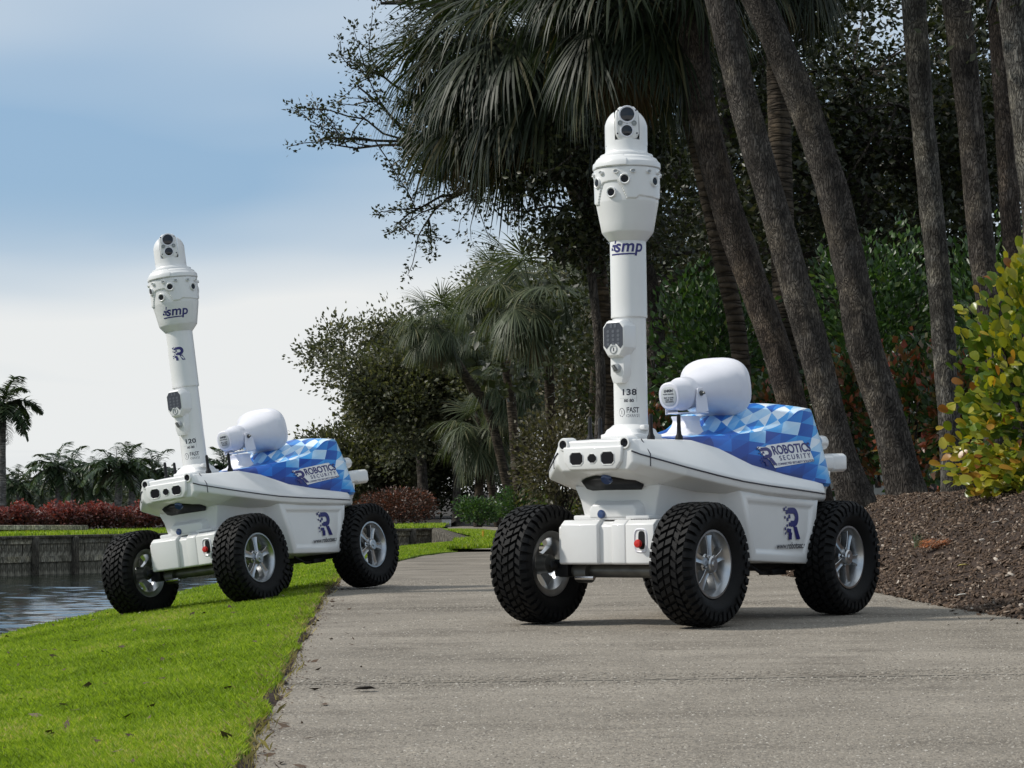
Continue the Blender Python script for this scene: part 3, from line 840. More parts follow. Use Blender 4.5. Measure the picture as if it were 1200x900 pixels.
def empty_part(name, parent):
    e = bpy.data.objects.new(name, None); COL.objects.link(e); e.parent = parent; return e
_pm = {}
def pmat_once(n, c, r):
    if n not in _pm: _pm[n] = pmat(n, c, r)
    return _pm[n]
def rounded(cx, cy, z, wx, wy, r, n=5):
    out = []
    for sx, sy, a0 in ((1, 1, 0), (-1, 1, PI / 2), (-1, -1, PI), (1, -1, 3 * PI / 2)):
        for k in range(n):
            a = a0 + PI / 2 * k / (n - 1)
            out.append(Vector((cx + sx * (wx - r) + r * math.cos(a), cy + sy * (wy - r) + r * math.sin(a), z)))
    return out

ROBOT_R = dict(loc=(0.674, 8.193, -0.004), rot=(math.radians(1.045), 0, math.radians(-127.46)))
ROBOT_L = dict(loc=(-1.2716, 11.115, -0.094), rot=(math.radians(7.35), math.radians(2.47), math.radians(-120.61)))
robot = make_robot()
robot2 = copy_tree(robot)
for r_, q in ((robot, ROBOT_R), (robot2, ROBOT_L)):
    r_.location = q["loc"]; r_.rotation_euler = q["rot"]
    tag(r_, cat="robot", group="white four-wheeled security robots")
robot["label"] = "white wheeled security robot with mast numbered 138 standing on the concrete path"
robot2["label"] = "white wheeled security robot with mast numbered 120, front wheels tilted down on the grass"
def decals(root, number, smp_on_head):
    mast = next(c for c in root.children if c.name.startswith("mast") and "base" not in c.name)
    cm = lambda az, z, r=.0609: cyl_map(r, math.radians(az), z)
    link("number_print", text_mesh(number, .030, cm(28, .826), .0009, 0, 1.05, wide=1.25), DARKP, mast)
    link("lettering", text_mesh("80 80", .0145, cm(28, .796), .0006, 0, 1.0, wide=1.1), DARKP, mast)
    link("lettering", text_mesh("FAST", .0265, cm(41, .762), .0009, wide=.80, align='CENTER'), DARKP, mast)
    link("lettering", text_mesh("CHARGE", .0155, cm(41.5, .742), .0002, wide=.80), DARKP, mast)
    fr = MB()
    f = cm(27, .815)
    for a0, b0, a1, b1 in ((.030, .028, .030, -.024), (-.034, -.010, .030, -.010)):
        l = 8
        for k in range(l):
            p0, p1 = (a0 + (a1 - a0) * k / l, b0 + (b1 - b0) * k / l), (a0 + (a1 - a0) * (k + 1) / l, b0 + (b1 - b0) * (k + 1) / l)
            dx, dy = (.0006, 0) if a0 == a1 else (0, .0006)
            fr.add([f(p0[0] - dx, p0[1] - dy), f(p1[0] - dx, p1[1] - dy), f(p1[0] + dx, p1[1] + dy), f(p0[0] + dx, p0[1] + dy)], [(0, 1, 2, 3)])
    fr.build("number_frame", GREYP, mast)
    ic = MB(); f = cm(2, .755)
    n = 24
    for k in range(n):
        a, b = 2 * PI * k / n, 2 * PI * (k + 1) / n
        ic.add([f(.012 * math.cos(a), .016 * math.sin(a)), f(.012 * math.cos(b), .016 * math.sin(b)), f(.0095 * math.cos(b), .0135 * math.sin(b)), f(.0095 * math.cos(a), .0135 * math.sin(a))], [(0, 1, 2, 3)])
    ic.add([f(-.001, -.007), f(.001, -.007), f(.001, .007), f(-.001, .007)], [(0, 1, 2, 3)])
    for s in (-1, 1): ic.add([f(-.020, s * .008 - .0012), f(-.010, s * .008 - .0012), f(-.010, s * .008 + .0012), f(-.020, s * .008 + .0012)], [(0, 1, 2, 3)])
    ic.build("charge_symbol", DARKP, mast)
    if smp_on_head:
        rz = lambda z: float(np.interp(z, [1.41, 1.44, 1.47, 1.494, 1.514], [.0950, .1006, .1062, .1108, .1144]))
        def f(a, b):
            z = 1.468 + b; r = rz(z); w = math.radians(34) + a / r
            return Vector((MX + r * math.cos(w), r * math.sin(w), z))
    else:
        f = cyl_map(.0664, math.radians(27), 1.352)
    k = .062
    link("lettering", text_mesh("smp", k, lambda a, b: f(a + .010, b), .0013, .18, 1.05, wide=1.05), NAVY, mast)
    dm = MB()
    def quad(x0, y0, x1, y1, m=6):
        for i in range(m):
            u0, u1 = x0 + (x1 - x0) * i / m, x0 + (x1 - x0) * (i + 1) / m
            dm.add([f(u0, y0), f(u1, y0), f(u1, y1), f(u0, y1)], [(0, 1, 2, 3)])
    quad(-.062, -.030, .034, -.0245)
    dm.add([f(-.052, -.014), f(-.044, -.014), f(-.040, .008), f(-.048, .008)], [(0, 1, 2, 3)])
    dm.add([f(-.046, .012), f(-.040, .012), f(-.037, .026), f(-.043, .026)], [(0, 1, 2, 3)])
    dm.add([f(-.066, -.012), f(-.055, -.012), f(-.056, -.004), f(-.064, -.002)], [(0, 1, 2, 3)])
    dm.add([f(-.060, .0), f(-.052, .0), f(-.050, .008), f(-.056, .010)], [(0, 1, 2, 3)])
    dm.build("logo", NAVY, mast)
    if smp_on_head:
        link("logo", r_logo(.066, cyl_map(.0664, math.radians(27), 1.262)), NAVY, mast)
decals(robot, "138", False)
decals(robot2, "120", True)
# ------------------------------------------------------------------ land: heights and outlines
def T(y): return -0.0133 * max(0.0, y - 11.0)
def path_l(y): return float(np.interp(y, [0, 3.95, 5.74, 10.4, 11.35, 14, 18, 21, 22.6, 24], [-.35, -.49, -.605, -.905, -.955, -1.07, -.98, -.86, -.68, -.30]))
def path_r(y): return float(np.interp(y, [0, 7.8, 9.9, 12, 15, 18, 20, 22, 24], [2.35, 1.82, 1.68, 1.58, 1.48, 1.60, 1.85, 2.25, 2.9]))
def path_z(x, y): return .0005 + .0145 * (min(max(x, -1.3), 2.2) - .655) - float(np.interp(y, [7.4, 8.8], [0, .0133])) + T(y)
EDGE = [(-4, -2.7), (3, -2.55), (8, -2.5), (10.3, -2.42), (12.1, -2.25), (14.3, -2.2), (16.2, -2.1), (19.3, -1.92), (23.7, -1.8), (29, -1.45), (32, -.87), (33, -.52)]
def edge_x(y): return float(np.interp(y, [e[0] for e in EDGE], [e[1] for e in EDGE]))
def lawn_z(x, y):
    pl = path_l(min(y, 23)); d = max(0.0, pl - x)
    z0 = path_z(max(x, pl), y)
    k = min(1.0, max(.25, 1 - (y - 14) / 12))
    return z0 + .012 - (0.118 * d + .010 * d * d) * k + .012 * mnoise.noise((x * .9, y * .7, 3.1))
def mound(d, y):
    f = min(1.0, max(0.0, 1 - (y - 19) / 9)); t = min(1.0, max(0.0, d / 1.15)); t = t * t * (3 - 2 * t) * .55 + t * .45
    return .47 * f * t
def bed_z(x, y):
    d = x - path_r(min(y, 22))
    return path_z(1.9, y) + mound(d, y) + (.018 * mnoise.noise((x * 2.3, y * 2.1, 1.7)) + .012 * mnoise.noise((x * 7, y * 7, 5.0))) * min(1, max(0, d * 4))

def gridmesh(rows):
    n = len(rows[0]); vs = [q for r in rows for q in r]
    fs = [(i * n + k, i * n + k + 1, (i + 1) * n + k + 1, (i + 1) * n + k) for i in range(len(rows) - 1) for k in range(n - 1)]
    me = bpy.data.meshes.new("sheet"); me.from_pydata([tuple(q) for q in vs], [], fs); finish(me, 180); return me

def node_mat(name):
    m, N, L, b = new_mat(name)
    g = N.new("ShaderNodeNewGeometry")
    def noise_(scale, detail=4, rough=.55, vec=None, sc=None):
        n = N.new("ShaderNodeTexNoise"); n.inputs["Scale"].default_value = scale; n.inputs["Detail"].default_value = detail; n.inputs["Roughness"].default_value = rough
        v = vec or g.outputs["Position"]
        if sc:
            mp = N.new("ShaderNodeMapping"); mp.inputs["Scale"].default_value = sc; L.new(v, mp.inputs[0]); v = mp.outputs[0]
        L.new(v, n.inputs[0]); return n.outputs[0]
    def ramp(f, *st):
        r = N.new("ShaderNodeValToRGB"); e = r.color_ramp.elements
        e[0].position, e[0].color = st[0][0], (*st[0][1], 1); e[1].position, e[1].color = st[-1][0], (*st[-1][1], 1)
        for p, c in st[1:-1]: x = e.new(p); x.color = (*c, 1)
        L.new(f, r.inputs[0]); return r.outputs[0]
    def mix(f, a, c, mode='MIX'):
        x = N.new("ShaderNodeMix"); x.data_type = 'RGBA'; x.blend_type = mode
        for s_, v in (("Factor", f), ("A", a), ("B", c)):
            if isinstance(v, (int, float)): x.inputs[s_].default_value = v
            elif isinstance(v, tuple): x.inputs[s_].default_value = (*v, 1)
            else: L.new(v, x.inputs[s_])
        return x.outputs["Result"]
    def bump(h, st, dist=.01, prev=None):
        x = N.new("ShaderNodeBump"); x.inputs["Strength"].default_value = st; x.inputs["Distance"].default_value = dist
        L.new(h, x.inputs["Height"])
        if prev is not None: L.new(prev, x.inputs["Normal"])
        L.new(x.outputs[0], b.inputs["Normal"]); return x.outputs[0]
    return m, N, L, b, g, noise_, ramp, mix, bump

# concrete
CONC, N, L, b, g, noise_, ramp, mix, bump = node_mat("aged_concrete")
c0 = ramp(noise_(.9, 6, .6), (.3, (.200, .178, .147)), (.7, (.312, .281, .238)))
c1 = ramp(noise_(2.6, 7, .68, sc=(.7, 1, 1)), (.34, (.58, .56, .54)), (.47, (.90, .89, .88)), (.62, (1.07, 1.06, 1.05)))
c2 = mix(1.0, c0, c1, 'MULTIPLY')
sp_ = ramp(noise_(110, 3, .75), (.33, (.40, .39, .38)), (.45, (.86, .86, .86)), (.56, (1.02, 1.01, 1.0)), (.67, (1.6, 1.55, 1.48)))
c3 = mix(.9, c2, sp_, 'MULTIPLY')
st_ = ramp(noise_(22, 4, .6, sc=(.12, 1.0, 1)), (.35, (.90, .90, .90)), (.65, (1.06, 1.06, 1.05)))
L.new(mix(1.0, c3, st_, 'MULTIPLY'), b.inputs["Base Color"])
b.inputs["Roughness"].default_value = .78; b.inputs["Specular IOR Level"].default_value = .35
bump(noise_(130, 3, .7), .55, .004, bump(noise_(30, 4, .6, sc=(.08, 1, 1)), .25, .004))
# mulch soil
SOIL, N, L, b, g, noise_, ramp, mix, bump = node_mat("mulch_soil")
L.new(mix(1.0, ramp(noise_(28, 6, .7), (.35, (.030, .022, .018)), (.65, (.085, .062, .050))), ramp(noise_(1.4, 3), (.35, (.75, .75, .75)), (.65, (1.15, 1.1, 1.05))), 'MULTIPLY'), b.inputs["Base Color"])
b.inputs["Roughness"].default_value = .95; b.inputs["Specular IOR Level"].default_value = .2
bump(noise_(40, 5, .7), .9, .02)
# lawn
LAWN, N, L, b, g, noise_, ramp, mix, bump = node_mat("mown_lawn")
L.new(mix(1.0, ramp(noise_(55, 5, .7), (.3, (.07, .12, .012)), (.7, (.14, .23, .022))), ramp(noise_(1.3, 4), (.3, (.82, .82, .7)), (.7, (1.15, 1.12, 1.0))), 'MULTIPLY'), b.inputs["Base Color"])
b.inputs["Roughness"].default_value = .85; b.inputs["Specular IOR Level"].default_value = .15
bump(noise_(60, 4, .7), .8, .02)
# dark land under the trees
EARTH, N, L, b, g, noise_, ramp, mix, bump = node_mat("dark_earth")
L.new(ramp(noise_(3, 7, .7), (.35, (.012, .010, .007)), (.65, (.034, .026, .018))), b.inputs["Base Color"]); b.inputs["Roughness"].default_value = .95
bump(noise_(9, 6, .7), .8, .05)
# water
WATER, N, L, b, g, noise_, ramp, mix, bump = node_mat("canal_water")
b.inputs["Base Color"].default_value = (.012, .016, .012, 1); b.inputs["Roughness"].default_value = .09; b.inputs["IOR"].default_value = 1.33
bump(noise_(.55, 4, .55, sc=(.4, 1.5, 1)), .5, .035, bump(noise_(3, 3, .6, sc=(.5, 1.5, 1)), .4, .006))

# ------------------------------------------------------------------ setting
def sheet(name, rows, mat): 
    o = link(name, gridmesh(rows), mat); o["kind"] = "structure"; return o
WZ = -1.60
sheet("ground", [[(x, y, -2.6) for x in (-900, -60, 60, 900)] for y in (-60, 0, 200, 1500)], EARTH)
def wave(x, y):
    if x < -20 or y < 15 or y > 62: return WZ
    return WZ + .020 * mnoise.noise((x * 1.1, y * 1.5, 0)) + .011 * mnoise.noise((x * 2.4 + 3, y * 3.4, 2)) + .005 * mnoise.noise((x * 6, y * 7, 4))
sheet("water", [[(x, y, wave(x, y)) for x in np.r_[-160, -60, -21, np.arange(-16, -1.4, .12), 0, 1.5]] for y in np.r_[-30, 10, np.arange(16, 56, .10), 60, 63, 90]], WATER)
# lawn beside the path with its bank down to the water
ys = np.r_[np.arange(-4, 3, 1.0), np.arange(3, 16, .2), np.arange(16, 33.01, .5)]
rows = []
for y in ys:
    ex, pl = edge_x(y), path_l(min(y, 23))
    if y > 23: pl = -.62 + (y - 23) * .007
    r_ = [(ex - 1.9, y, WZ - .5), (ex - .9, y, WZ + .35), (ex - .35, y, lawn_z(ex, y) - .14), (ex - .12, y, lawn_z(ex, y) - .035)]
    for k in range(25):
        x = ex + (pl - ex) * k / 24; r_.append((x, y, lawn_z(x, y)))
    r_.append((pl + .006, y, lawn_z(pl, y) - .006)); r_.append((pl + .008, y, path_z(pl, y) - .13))
    rows.append(r_)
sheet("lawn", rows, LAWN)
# land to the right: mulch bed, then dark earth under the trees
rows = []
for y in np.r_[np.arange(-4, 4, 1.0), np.arange(4, 17, .16), np.arange(17, 23, .5)]:
    pr = path_r(min(y, 22)); rows.append([(pr - .004, y, path_z(pr, y) - .15)] + [(pr + d, y, bed_z(pr + d, y)) for d in np.r_[np.linspace(0, 1.5, 26), np.linspace(1.6, 4.5, 14), 8, 20, 60]])
sheet("mulch_bed", rows, SOIL)
def far_z(x, y): return T(y) - .085 + .02 * mnoise.noise((x * .3, y * .2, 9.0))
# far ground behind the bends of the path: a fan of sheets
rows = []
for y in np.r_[np.arange(19.4, 34, .6), np.arange(34, 80, 3), 90, 120, 200, 400, 900]:
    if y <= 33: x0 = edge_x(y) + .02 if y > 30 else path_l(min(y, 20)) - .0 if y > 20 else path_l(y)
    else: x0 = float(np.interp(y, [33, 63, 64, 100, 900], [-.46, -2.1, -2.1, -2.1, -2.1]))
    x0 = x0 if y > 33 else float(np.interp(y, [19.4, 22, 24, 27, 31, 33], [-.8, -.70, -.6, -.7, -.95, -.46]))
    rows.append([(x0 + (200 if k == 40 else 28.0 * (k / 39) ** 1.6), y, (far_z(0, y) if y < 80 else max(T(y), -.95)) - .015) for k in range(41)])
sheet("terrain", rows, EARTH)
# grass wedge between the canal end and the far path
wedge = [(-.30, 20.6), (.55, 22.5), (.75, 26), (.55, 33), (-.05, 40), (-.4, 50), (-.95, 62), (-1.75, 72.6), (-2.22, 73), (-.50, 33), (-.74, 30)]
wb = MB()
lrows = []
Lx = [(-.70, 23.1), (-.66, 24), (-.72, 26), (-.78, 30), (-.47, 33), (-.84, 40), (-1.38, 50), (-1.82, 58), (-2.08, 63)]
Rx = [(-.62, 23.1), (-.05, 24.2), (.62, 26.5), (.72, 30), (.50, 33), (-.02, 40), (-.55, 50), (-1.05, 58), (-1.45, 63)]
for y in np.linspace(23.1, 63, 60):
    a = np.interp(y, [q[1] for q in Lx], [q[0] for q in Lx]); b_ = np.interp(y, [q[1] for q in Rx], [q[0] for q in Rx])
    lrows.append([(a + (b_ - a) * k / 8, y, path_z(0, y) + .012 + min(.03, max(0, (y - 22) * .006)) + .006 * math.sin(y * 3 + k)) for k in range(9)])
sheet("grass_verge", lrows, LAWN)
# far bank
FW = lambda x: 52 + (x + 12.15) * (63 - 52) / (12.15 - 2.1)       # depth of the far seawall at x
def fwz(x): return -.66
rows = []
for i in range(40):
    t = (i / 39) ** 1.5
    rows.append([(x, FW(x) + .12 + t * (6 if x > -40 else 20), fwz(max(x, -40)) - .01 + .02 * t) for x in (-70, -40, -25, -15, -12, -9, -6, -4, -2.1)])
sheet("far_lawn", rows, LAWN)
rows = [[(x, FW(x) + 5.9 + q, fwz(max(x, -40)) - .02) for x in (-300, -70, -40, -25, -15, -12, -9, -6, -4, -2.0)] for q in (0, 20, 90, 300)]
sheet("far_ground", rows, EARTH)

# ------------------------------------------------------------------ path of separate slabs
path = sheet("path", [[(path_l(y), y, path_z(path_l(y), y) - .055), (path_r(y), y, path_z(path_r(y), y) - .055)] for y in np.arange(-4, 23.6, .5)], SOIL)
js = [-4, -.6, 2.4, 5.6, 9.35, 12.1, 13.8, 15.3, 16.8, 18.3, 19.9, 21.6, 23.2]
for a, b_ in zip(js[:-1], js[1:]):
    g_ = .011
    rr = []
    yy = np.linspace(a + g_, b_ - g_, max(6, int((b_ - a) / .2)))
    n = 14
    for i, y in enumerate(yy):
        xl, xr = path_l(y), path_r(y)
        rr.append([Vector((xl + (xr - xl) * k / n, y, path_z(xl + (xr - xl) * k / n, y) - (.003 if i in (0, len(yy) - 1) else 0))) for k in range(n + 1)])
    sm = MB()
    m_ = n + 1
    top = [q for r in rr for q in r]; bot = [Vector((q.x, q.y, q.z - .05)) for q in top]
    K = len(top); fs = []
    for i in range(len(rr) - 1):
        for k in range(n): fs.append((i * m_ + k, i * m_ + k + 1, (i + 1) * m_ + k + 1, (i + 1) * m_ + k))
    for k in range(n):
        fs.append((k + 1, k, K + k, K + k + 1)); e0 = (len(rr) - 1) * m_; fs.append((e0 + k, e0 + k + 1, K + e0 + k + 1, K + e0 + k))
    for i in range(len(rr) - 1):
        fs.append((i * m_, (i + 1) * m_, K + (i + 1) * m_, K + i * m_)); e1 = i * m_ + n; fs.append((e1 + m_, e1, K + e1, K + e1 + m_))
    sm.add(top + bot, fs)
    sm.build("slab", CONC, path, smooth=30)
# the path swings right behind the bed and comes back farther off
cl = [(.85, 22.6), (1.25, 23.6), (1.9, 25.0), (2.5, 27.5), (2.5, 30), (2.0, 34), (1.25, 40), (.5, 47), (-.15, 55), (-.9, 65), (-1.5, 74), (-1.7, 79)]
hw_ = [1.38, 1.3, 1.25, 1.15, 1.15, 1.2, 1.25, 1.25, 1.2, 1.0, .6, .35]
rows = []
pts = catmull([q[0] for q in cl], [(q[1], h) for q, h in zip(cl, hw_)], 60)
for i in range(len(pts)):
    p0, p1 = pts[max(i - 1, 0)], pts[min(i + 1, len(pts) - 1)]
    dx, dy = p1[0] - p0[0], p1[1] - p0[1]; l = math.hypot(dx, dy); nx, ny = -dy / l, dx / l
    x, y, h = pts[i]
    rows.append([(x + nx * h * s_, y + ny * h * s_, path_z(.2, y + ny * h * s_) + .004 + min(.035, max(0, (y - 20) * .006))) for s_ in (1, .5, 0, -.5, -1)])
sheet("path_bend", rows, CONC)

# ------------------------------------------------------------------ grass blades, mulch chips
def blades(name, pts, hmin, hmax, wid, mat, lean=.5, lc=None):
    """pts (N,3): one bent blade of two triangles each at every point"""
    n = len(pts)
    h = rng.uniform(hmin, hmax, n); a = rng.uniform(0, 2 * PI, n); ln = rng.uniform(.05, lean, n) * h; ph = rng.uniform(0, 2 * PI, n)
    w = wid * rng.uniform(.7, 1.3, n)
    dx, dy = np.cos(a) * w / 2, np.sin(a) * w / 2
    lx, ly = np.cos(ph) * ln, np.sin(ph) * ln
    v = np.empty((n, 4, 3))
    v[:, 0] = pts + np.c_[-dx, -dy, np.zeros(n)]; v[:, 1] = pts + np.c_[dx, dy, np.zeros(n)]
    v[:, 2] = pts + np.c_[dx * .8 + lx * .35, dy * .8 + ly * .35, h * .62]
    v[:, 3] = pts + np.c_[lx, ly, h]
    idx = np.arange(n)[:, None] * 4
    tri = np.concatenate([idx + [0, 1, 2], idx + [0, 2, 3]], 1).reshape(-1, 3)
    return raw_mesh(name, v.reshape(-1, 3), tri, mat, np.repeat(rng.random(n) if lc is None else lc, 4))

def raw_mesh(name, v, tri, mat, lc=None, parent=None, kind="stuff", smooth=False):
    me = bpy.data.meshes.new(name)
    k = tri.shape[1]
    me.vertices.add(len(v)); me.vertices.foreach_set("co", np.ascontiguousarray(v, dtype=np.float32).ravel())
    me.loops.add(tri.size); me.loops.foreach_set("vertex_index", np.ascontiguousarray(tri, dtype=np.int32).ravel())
    me.polygons.add(len(tri)); me.polygons.foreach_set("loop_start", np.arange(0, tri.size, k, dtype=np.int32))
    if smooth: me.polygons.foreach_set("use_smooth", np.ones(len(tri), dtype=bool))
    if lc is not None:
        a = me.attributes.new("lc", 'FLOAT', 'POINT'); a.data.foreach_set("value", np.ascontiguousarray(lc, dtype=np.float32))
    me.update(calc_edges=True)
    o = link(name, me, mat, parent)
    if kind: o["kind"] = kind
    return o

def leaf_mat(name, *stops, rough=.45, trans=.35, spec=.4, tint=(1.15, 1.25, .5)):
    m, N, L, b = new_mat(name)
    at_ = N.new("ShaderNodeAttribute"); at_.attribute_name = "lc"
    r = N.new("ShaderNodeValToRGB"); e = r.color_ramp.elements
    e[0].position, e[0].color = stops[0][0], (*stops[0][1], 1); e[1].position, e[1].color = stops[-1][0], (*stops[-1][1], 1)
    for p, c in stops[1:-1]: x = e.new(p); x.color = (*c, 1)
    L.new(at_.outputs["Fac"], r.inputs[0])
    L.new(r.outputs[0], b.inputs["Base Color"]); b.inputs["Roughness"].default_value = rough; b.inputs["Specular IOR Level"].default_value = spec
    if trans:
        t = N.new("ShaderNodeBsdfTranslucent")
        mx = N.new("ShaderNodeMix"); mx.data_type = 'RGBA'; mx.blend_type = 'MULTIPLY'; mx.inputs["Factor"].default_value = 1
        L.new(r.outputs[0], mx.inputs["A"]); mx.inputs["B"].default_value = (*tint, 1)
        L.new(mx.outputs["Result"], t.inputs[0])
        ms = N.new("ShaderNodeMixShader"); ms.inputs[0].default_value = trans
        L.new(b.outputs[0], ms.inputs[1]); L.new(t.outputs[0], ms.inputs[2])
        L.new(ms.outputs[0], N["Material Output"].inputs[0])
    return m
GRASS = leaf_mat("grass_blades", (0, (.100, .150, .012)), (.35, (.205, .305, .026)), (.75, (.300, .40, .040)), (.95, (.40, .46, .10)), (1, (.46, .41, .18)), rough=.45, trans=.5, spec=.3, tint=(1.25, 1.3, .5))
DRYG = leaf_mat("dry_grass", (0, (.16, .13, .045)), (1, (.40, .33, .17)), rough=.7, trans=.3, spec=.2)
def lawn_pts(n, y0, y1, pw):
    y = y0 + (y1 - y0) * rng.random(n) ** pw
    out = []
    for q in y:
        ex = edge_x(q) - .25; pl = path_l(q) if q <= 23 else -.62 + (q - 23) * .007
        # stay inside the view
        vis = max(ex, -.237 * q - .25)
        if vis > pl: continue
        lim = pl - .012 + .035 * mnoise.noise((q * 2.6, 2, 0)) + .028 * mnoise.noise((q * 11, 6, 0)) + .012 * random.random()
        x = vis + (lim - vis) * random.random()
        out.append((x, q, (lawn_z(x, q) if x > edge_x(q) else lawn_z(edge_x(q), q) - (edge_x(q) - x) * .35) - .006))
    return np.array(out)
def lcs(p):
    f = np.array([.5 + .9 * mnoise.noise((q[0] * 2.2, q[1] * 1.6, 4)) + .5 * mnoise.noise((q[0] * 9, q[1] * 7, 8)) for q in p])
    return np.clip(rng.random(len(p)) * .85 + (f - .5) * .45 + .05, 0, 1)
lp = lawn_pts(340000, 3.4, 11, 1.6)
tag(blades("grass", lp, .009, .024, .0030, GRASS, 1.0, lcs(lp)), "short bright green mown grass on the sloping bank left of the path", "grass")
lp2 = lawn_pts(70000, 10.5, 33, 1.3)
tag(blades("grass", lp2, .012, .028, .0060, GRASS, .9, lcs(lp2)), "short green grass farther along the bank by the water", "grass")
ed = []
for _ in range(5200):
    y = 3.5 + 15 * random.random() ** 1.5; x = path_l(y) + random.gauss(-.030, .028) + .03 * mnoise.noise((y * 2.1, 3, 0))
    if x > path_l(y) + .05: continue
    ed.append((x, y, (lawn_z(min(x, path_l(y)), y)) - .012))
tag(blades("dry_grass", np.array(ed), .010, .030, .0026, DRYG, 1.3), "straw-coloured dry grass fringe along the edge of the concrete path", "dry grass")
vg = []
for _ in range(16000):
    y = 23.15 + 30 * random.random() ** 1.2
    a = np.interp(y, [q[1] for q in Lx], [q[0] for q in Lx]); b_ = np.interp(y, [q[1] for q in Rx], [q[0] for q in Rx])
    vg.append((a + (b_ - a) * random.random(), y, path_z(0, y) + .012 + min(.03, max(0, (y - 22) * .006))))
tag(blades("grass", np.array(vg), .03, .06, .014, GRASS, .8), "green grass verge between the seawall end and the far bend of the path", "grass")
fg = []
for _ in range(16000):
    x = -16 + 14 * random.random(); q = random.random() ** 1.5
    fg.append((x, FW(x) + .12 + q * 6, fwz(x) + .0))
tag(blades("grass", np.array(fg), .05, .09, .03, GRASS, .8), "strip of green lawn on top of the seawall across the canal", "grass")

CHIP = leaf_mat("bark_chips", (0, (.036, .022, .014)), (.5, (.100, .066, .044)), (.86, (.135, .096, .070)), (.975, (.28, .22, .17)), (1, (.52, .46, .39)), rough=.85, trans=0, spec=.25)
cp_ = []
for _ in range(42000):
    y = 6.5 + 11 * random.random(); d = -.02 + 2.4 * random.random() ** 1.15
    x = path_r(y) + d
    if x > .24 * y + .3: continue
    cp_.append((x, y, bed_z(max(x, path_r(y)), y) + random.random() * .012))
cp_ = np.array(cp_); n = len(cp_)
ln = rng.uniform(.008, .020, n) * np.where(rng.random(n) < .16, 2.0, 1.0); wd = ln * rng.uniform(.25, .6, n); th = rng.uniform(.003, .008, n)
a = rng.uniform(0, 2 * PI, n); pt = rng.normal(0, .45, n); rl = rng.normal(0, .5, n)
ux = np.c_[np.cos(a) * np.cos(pt), np.sin(a) * np.cos(pt), np.sin(pt)]
sx = np.c_[-np.sin(a) * np.cos(rl), np.cos(a) * np.cos(rl), np.sin(rl)]
nz = np.cross(ux, sx)
c = []
for s0, s1, s2 in ((-1, -.7, -1), (1, -1, -1), (.8, 1, -1), (-1, .8, -1), (-.9, -.6, 1), (.9, -.9, 1), (.7, .9, 1), (-.9, .7, 1)):
    c.append(cp_ + ux * (ln * s0 / 2)[:, None] + sx * (wd * s1 / 2)[:, None] + nz * (th * s2 / 2)[:, None])
v = np.stack(c, 1).reshape(-1, 3)
idx = np.arange(n)[:, None] * 8
q = np.concatenate([idx + [4, 5, 6, 7], idx + [0, 1, 5, 4], idx + [1, 2, 6, 5], idx + [2, 3, 7, 6], idx + [3, 0, 4, 7]], 1).reshape(-1, 4)
tag(raw_mesh("mulch", v, q, CHIP, np.repeat(rng.random(n), 8)), "brown shredded bark mulch covering the bed beside the path", "mulch")

# pebbles standing proud in the worn surface, dirt along the grass edge
AGG = leaf_mat("exposed_aggregate", (0, (.12, .105, .088)), (.35, (.205, .182, .150)), (.8, (.29, .260, .218)), (.97, (.36, .33, .28)), (1, (.44, .41, .36)), rough=.75, trans=0, spec=.35)
n = 120000
y = 3.4 + 9.6 * rng.random(n) ** 1.9; f = rng.random(n)
xl = np.interp(y, np.linspace(3, 14, 60), [path_l(q) for q in np.linspace(3, 14, 60)]); xr = np.interp(y, np.linspace(3, 14, 60), [path_r(q) for q in np.linspace(3, 14, 60)])
xr = np.minimum(xr, .24 * y + .12); x = xl + (xr - xl) * f
keep = np.all([np.abs(y - j) > .034 for j in js], 0); x, y = x[keep], y[keep]; n = len(x)
z = np.array([path_z(a, b_) for a, b_ in zip(x, y)])
r = rng.uniform(.0022, .0052, n) * (1 + (y - 3.4) * .05); hh = rng.uniform(.0007, .0022, n)
a0 = rng.uniform(0, 2 * PI, n)
v = np.empty((n, 5, 3))
for k in range(4):
    v[:, k, 0] = x + r * np.cos(a0 + k * PI / 2) * rng.uniform(.7, 1.3, n); v[:, k, 1] = y + r * np.sin(a0 + k * PI / 2) * rng.uniform(.7, 1.3, n); v[:, k, 2] = z - .0006
v[:, 4] = np.c_[x + rng.normal(0, .001, n), y + rng.normal(0, .001, n), z + hh]
i = np.arange(n)[:, None] * 5
tri = np.concatenate([i + [0, 1, 4], i + [1, 2, 4], i + [2, 3, 4], i + [3, 0, 4]], 1).reshape(-1, 3)
tag(raw_mesh("aggregate", v.reshape(-1, 3), tri, AGG, np.repeat(np.clip(rng.normal(.5, .24, n), 0, 1), 5)), "fine pebbles showing through the worn concrete of the path", "gravel")
rows = []
for yy in np.arange(3.2, 15, .03):
    pl = path_l(yy); w = .006 + .05 * max(0, mnoise.noise((yy * 1.7, 1, 0)) + .15) + .03 * max(0, mnoise.noise((yy * 7, 5, 0)))
    rows.append([(pl - .05, yy, lawn_z(pl - .05, yy) + .001), (pl + .002, yy, path_z(pl, yy) + .009), (pl + w * .5, yy, path_z(pl, yy) + .005), (pl + w, yy, path_z(pl, yy) + .001)])
sheet("soil_edge", rows, SOIL)
cr_ = []
for _ in range(1100):
    yy = 3.4 + 9 * random.random() ** 1.6; dd = abs(random.gauss(0, .022)) * (1 + 1.8 * max(0, mnoise.noise((yy * 1.7, 1, 0))))
    cr_.append((path_l(yy) + dd, yy, path_z(path_l(yy) + dd, yy) + .002))
cr_ = np.array(cr_); n = len(cr_)
r = rng.uniform(.0015, .005, n); v = np.empty((n, 4, 3))
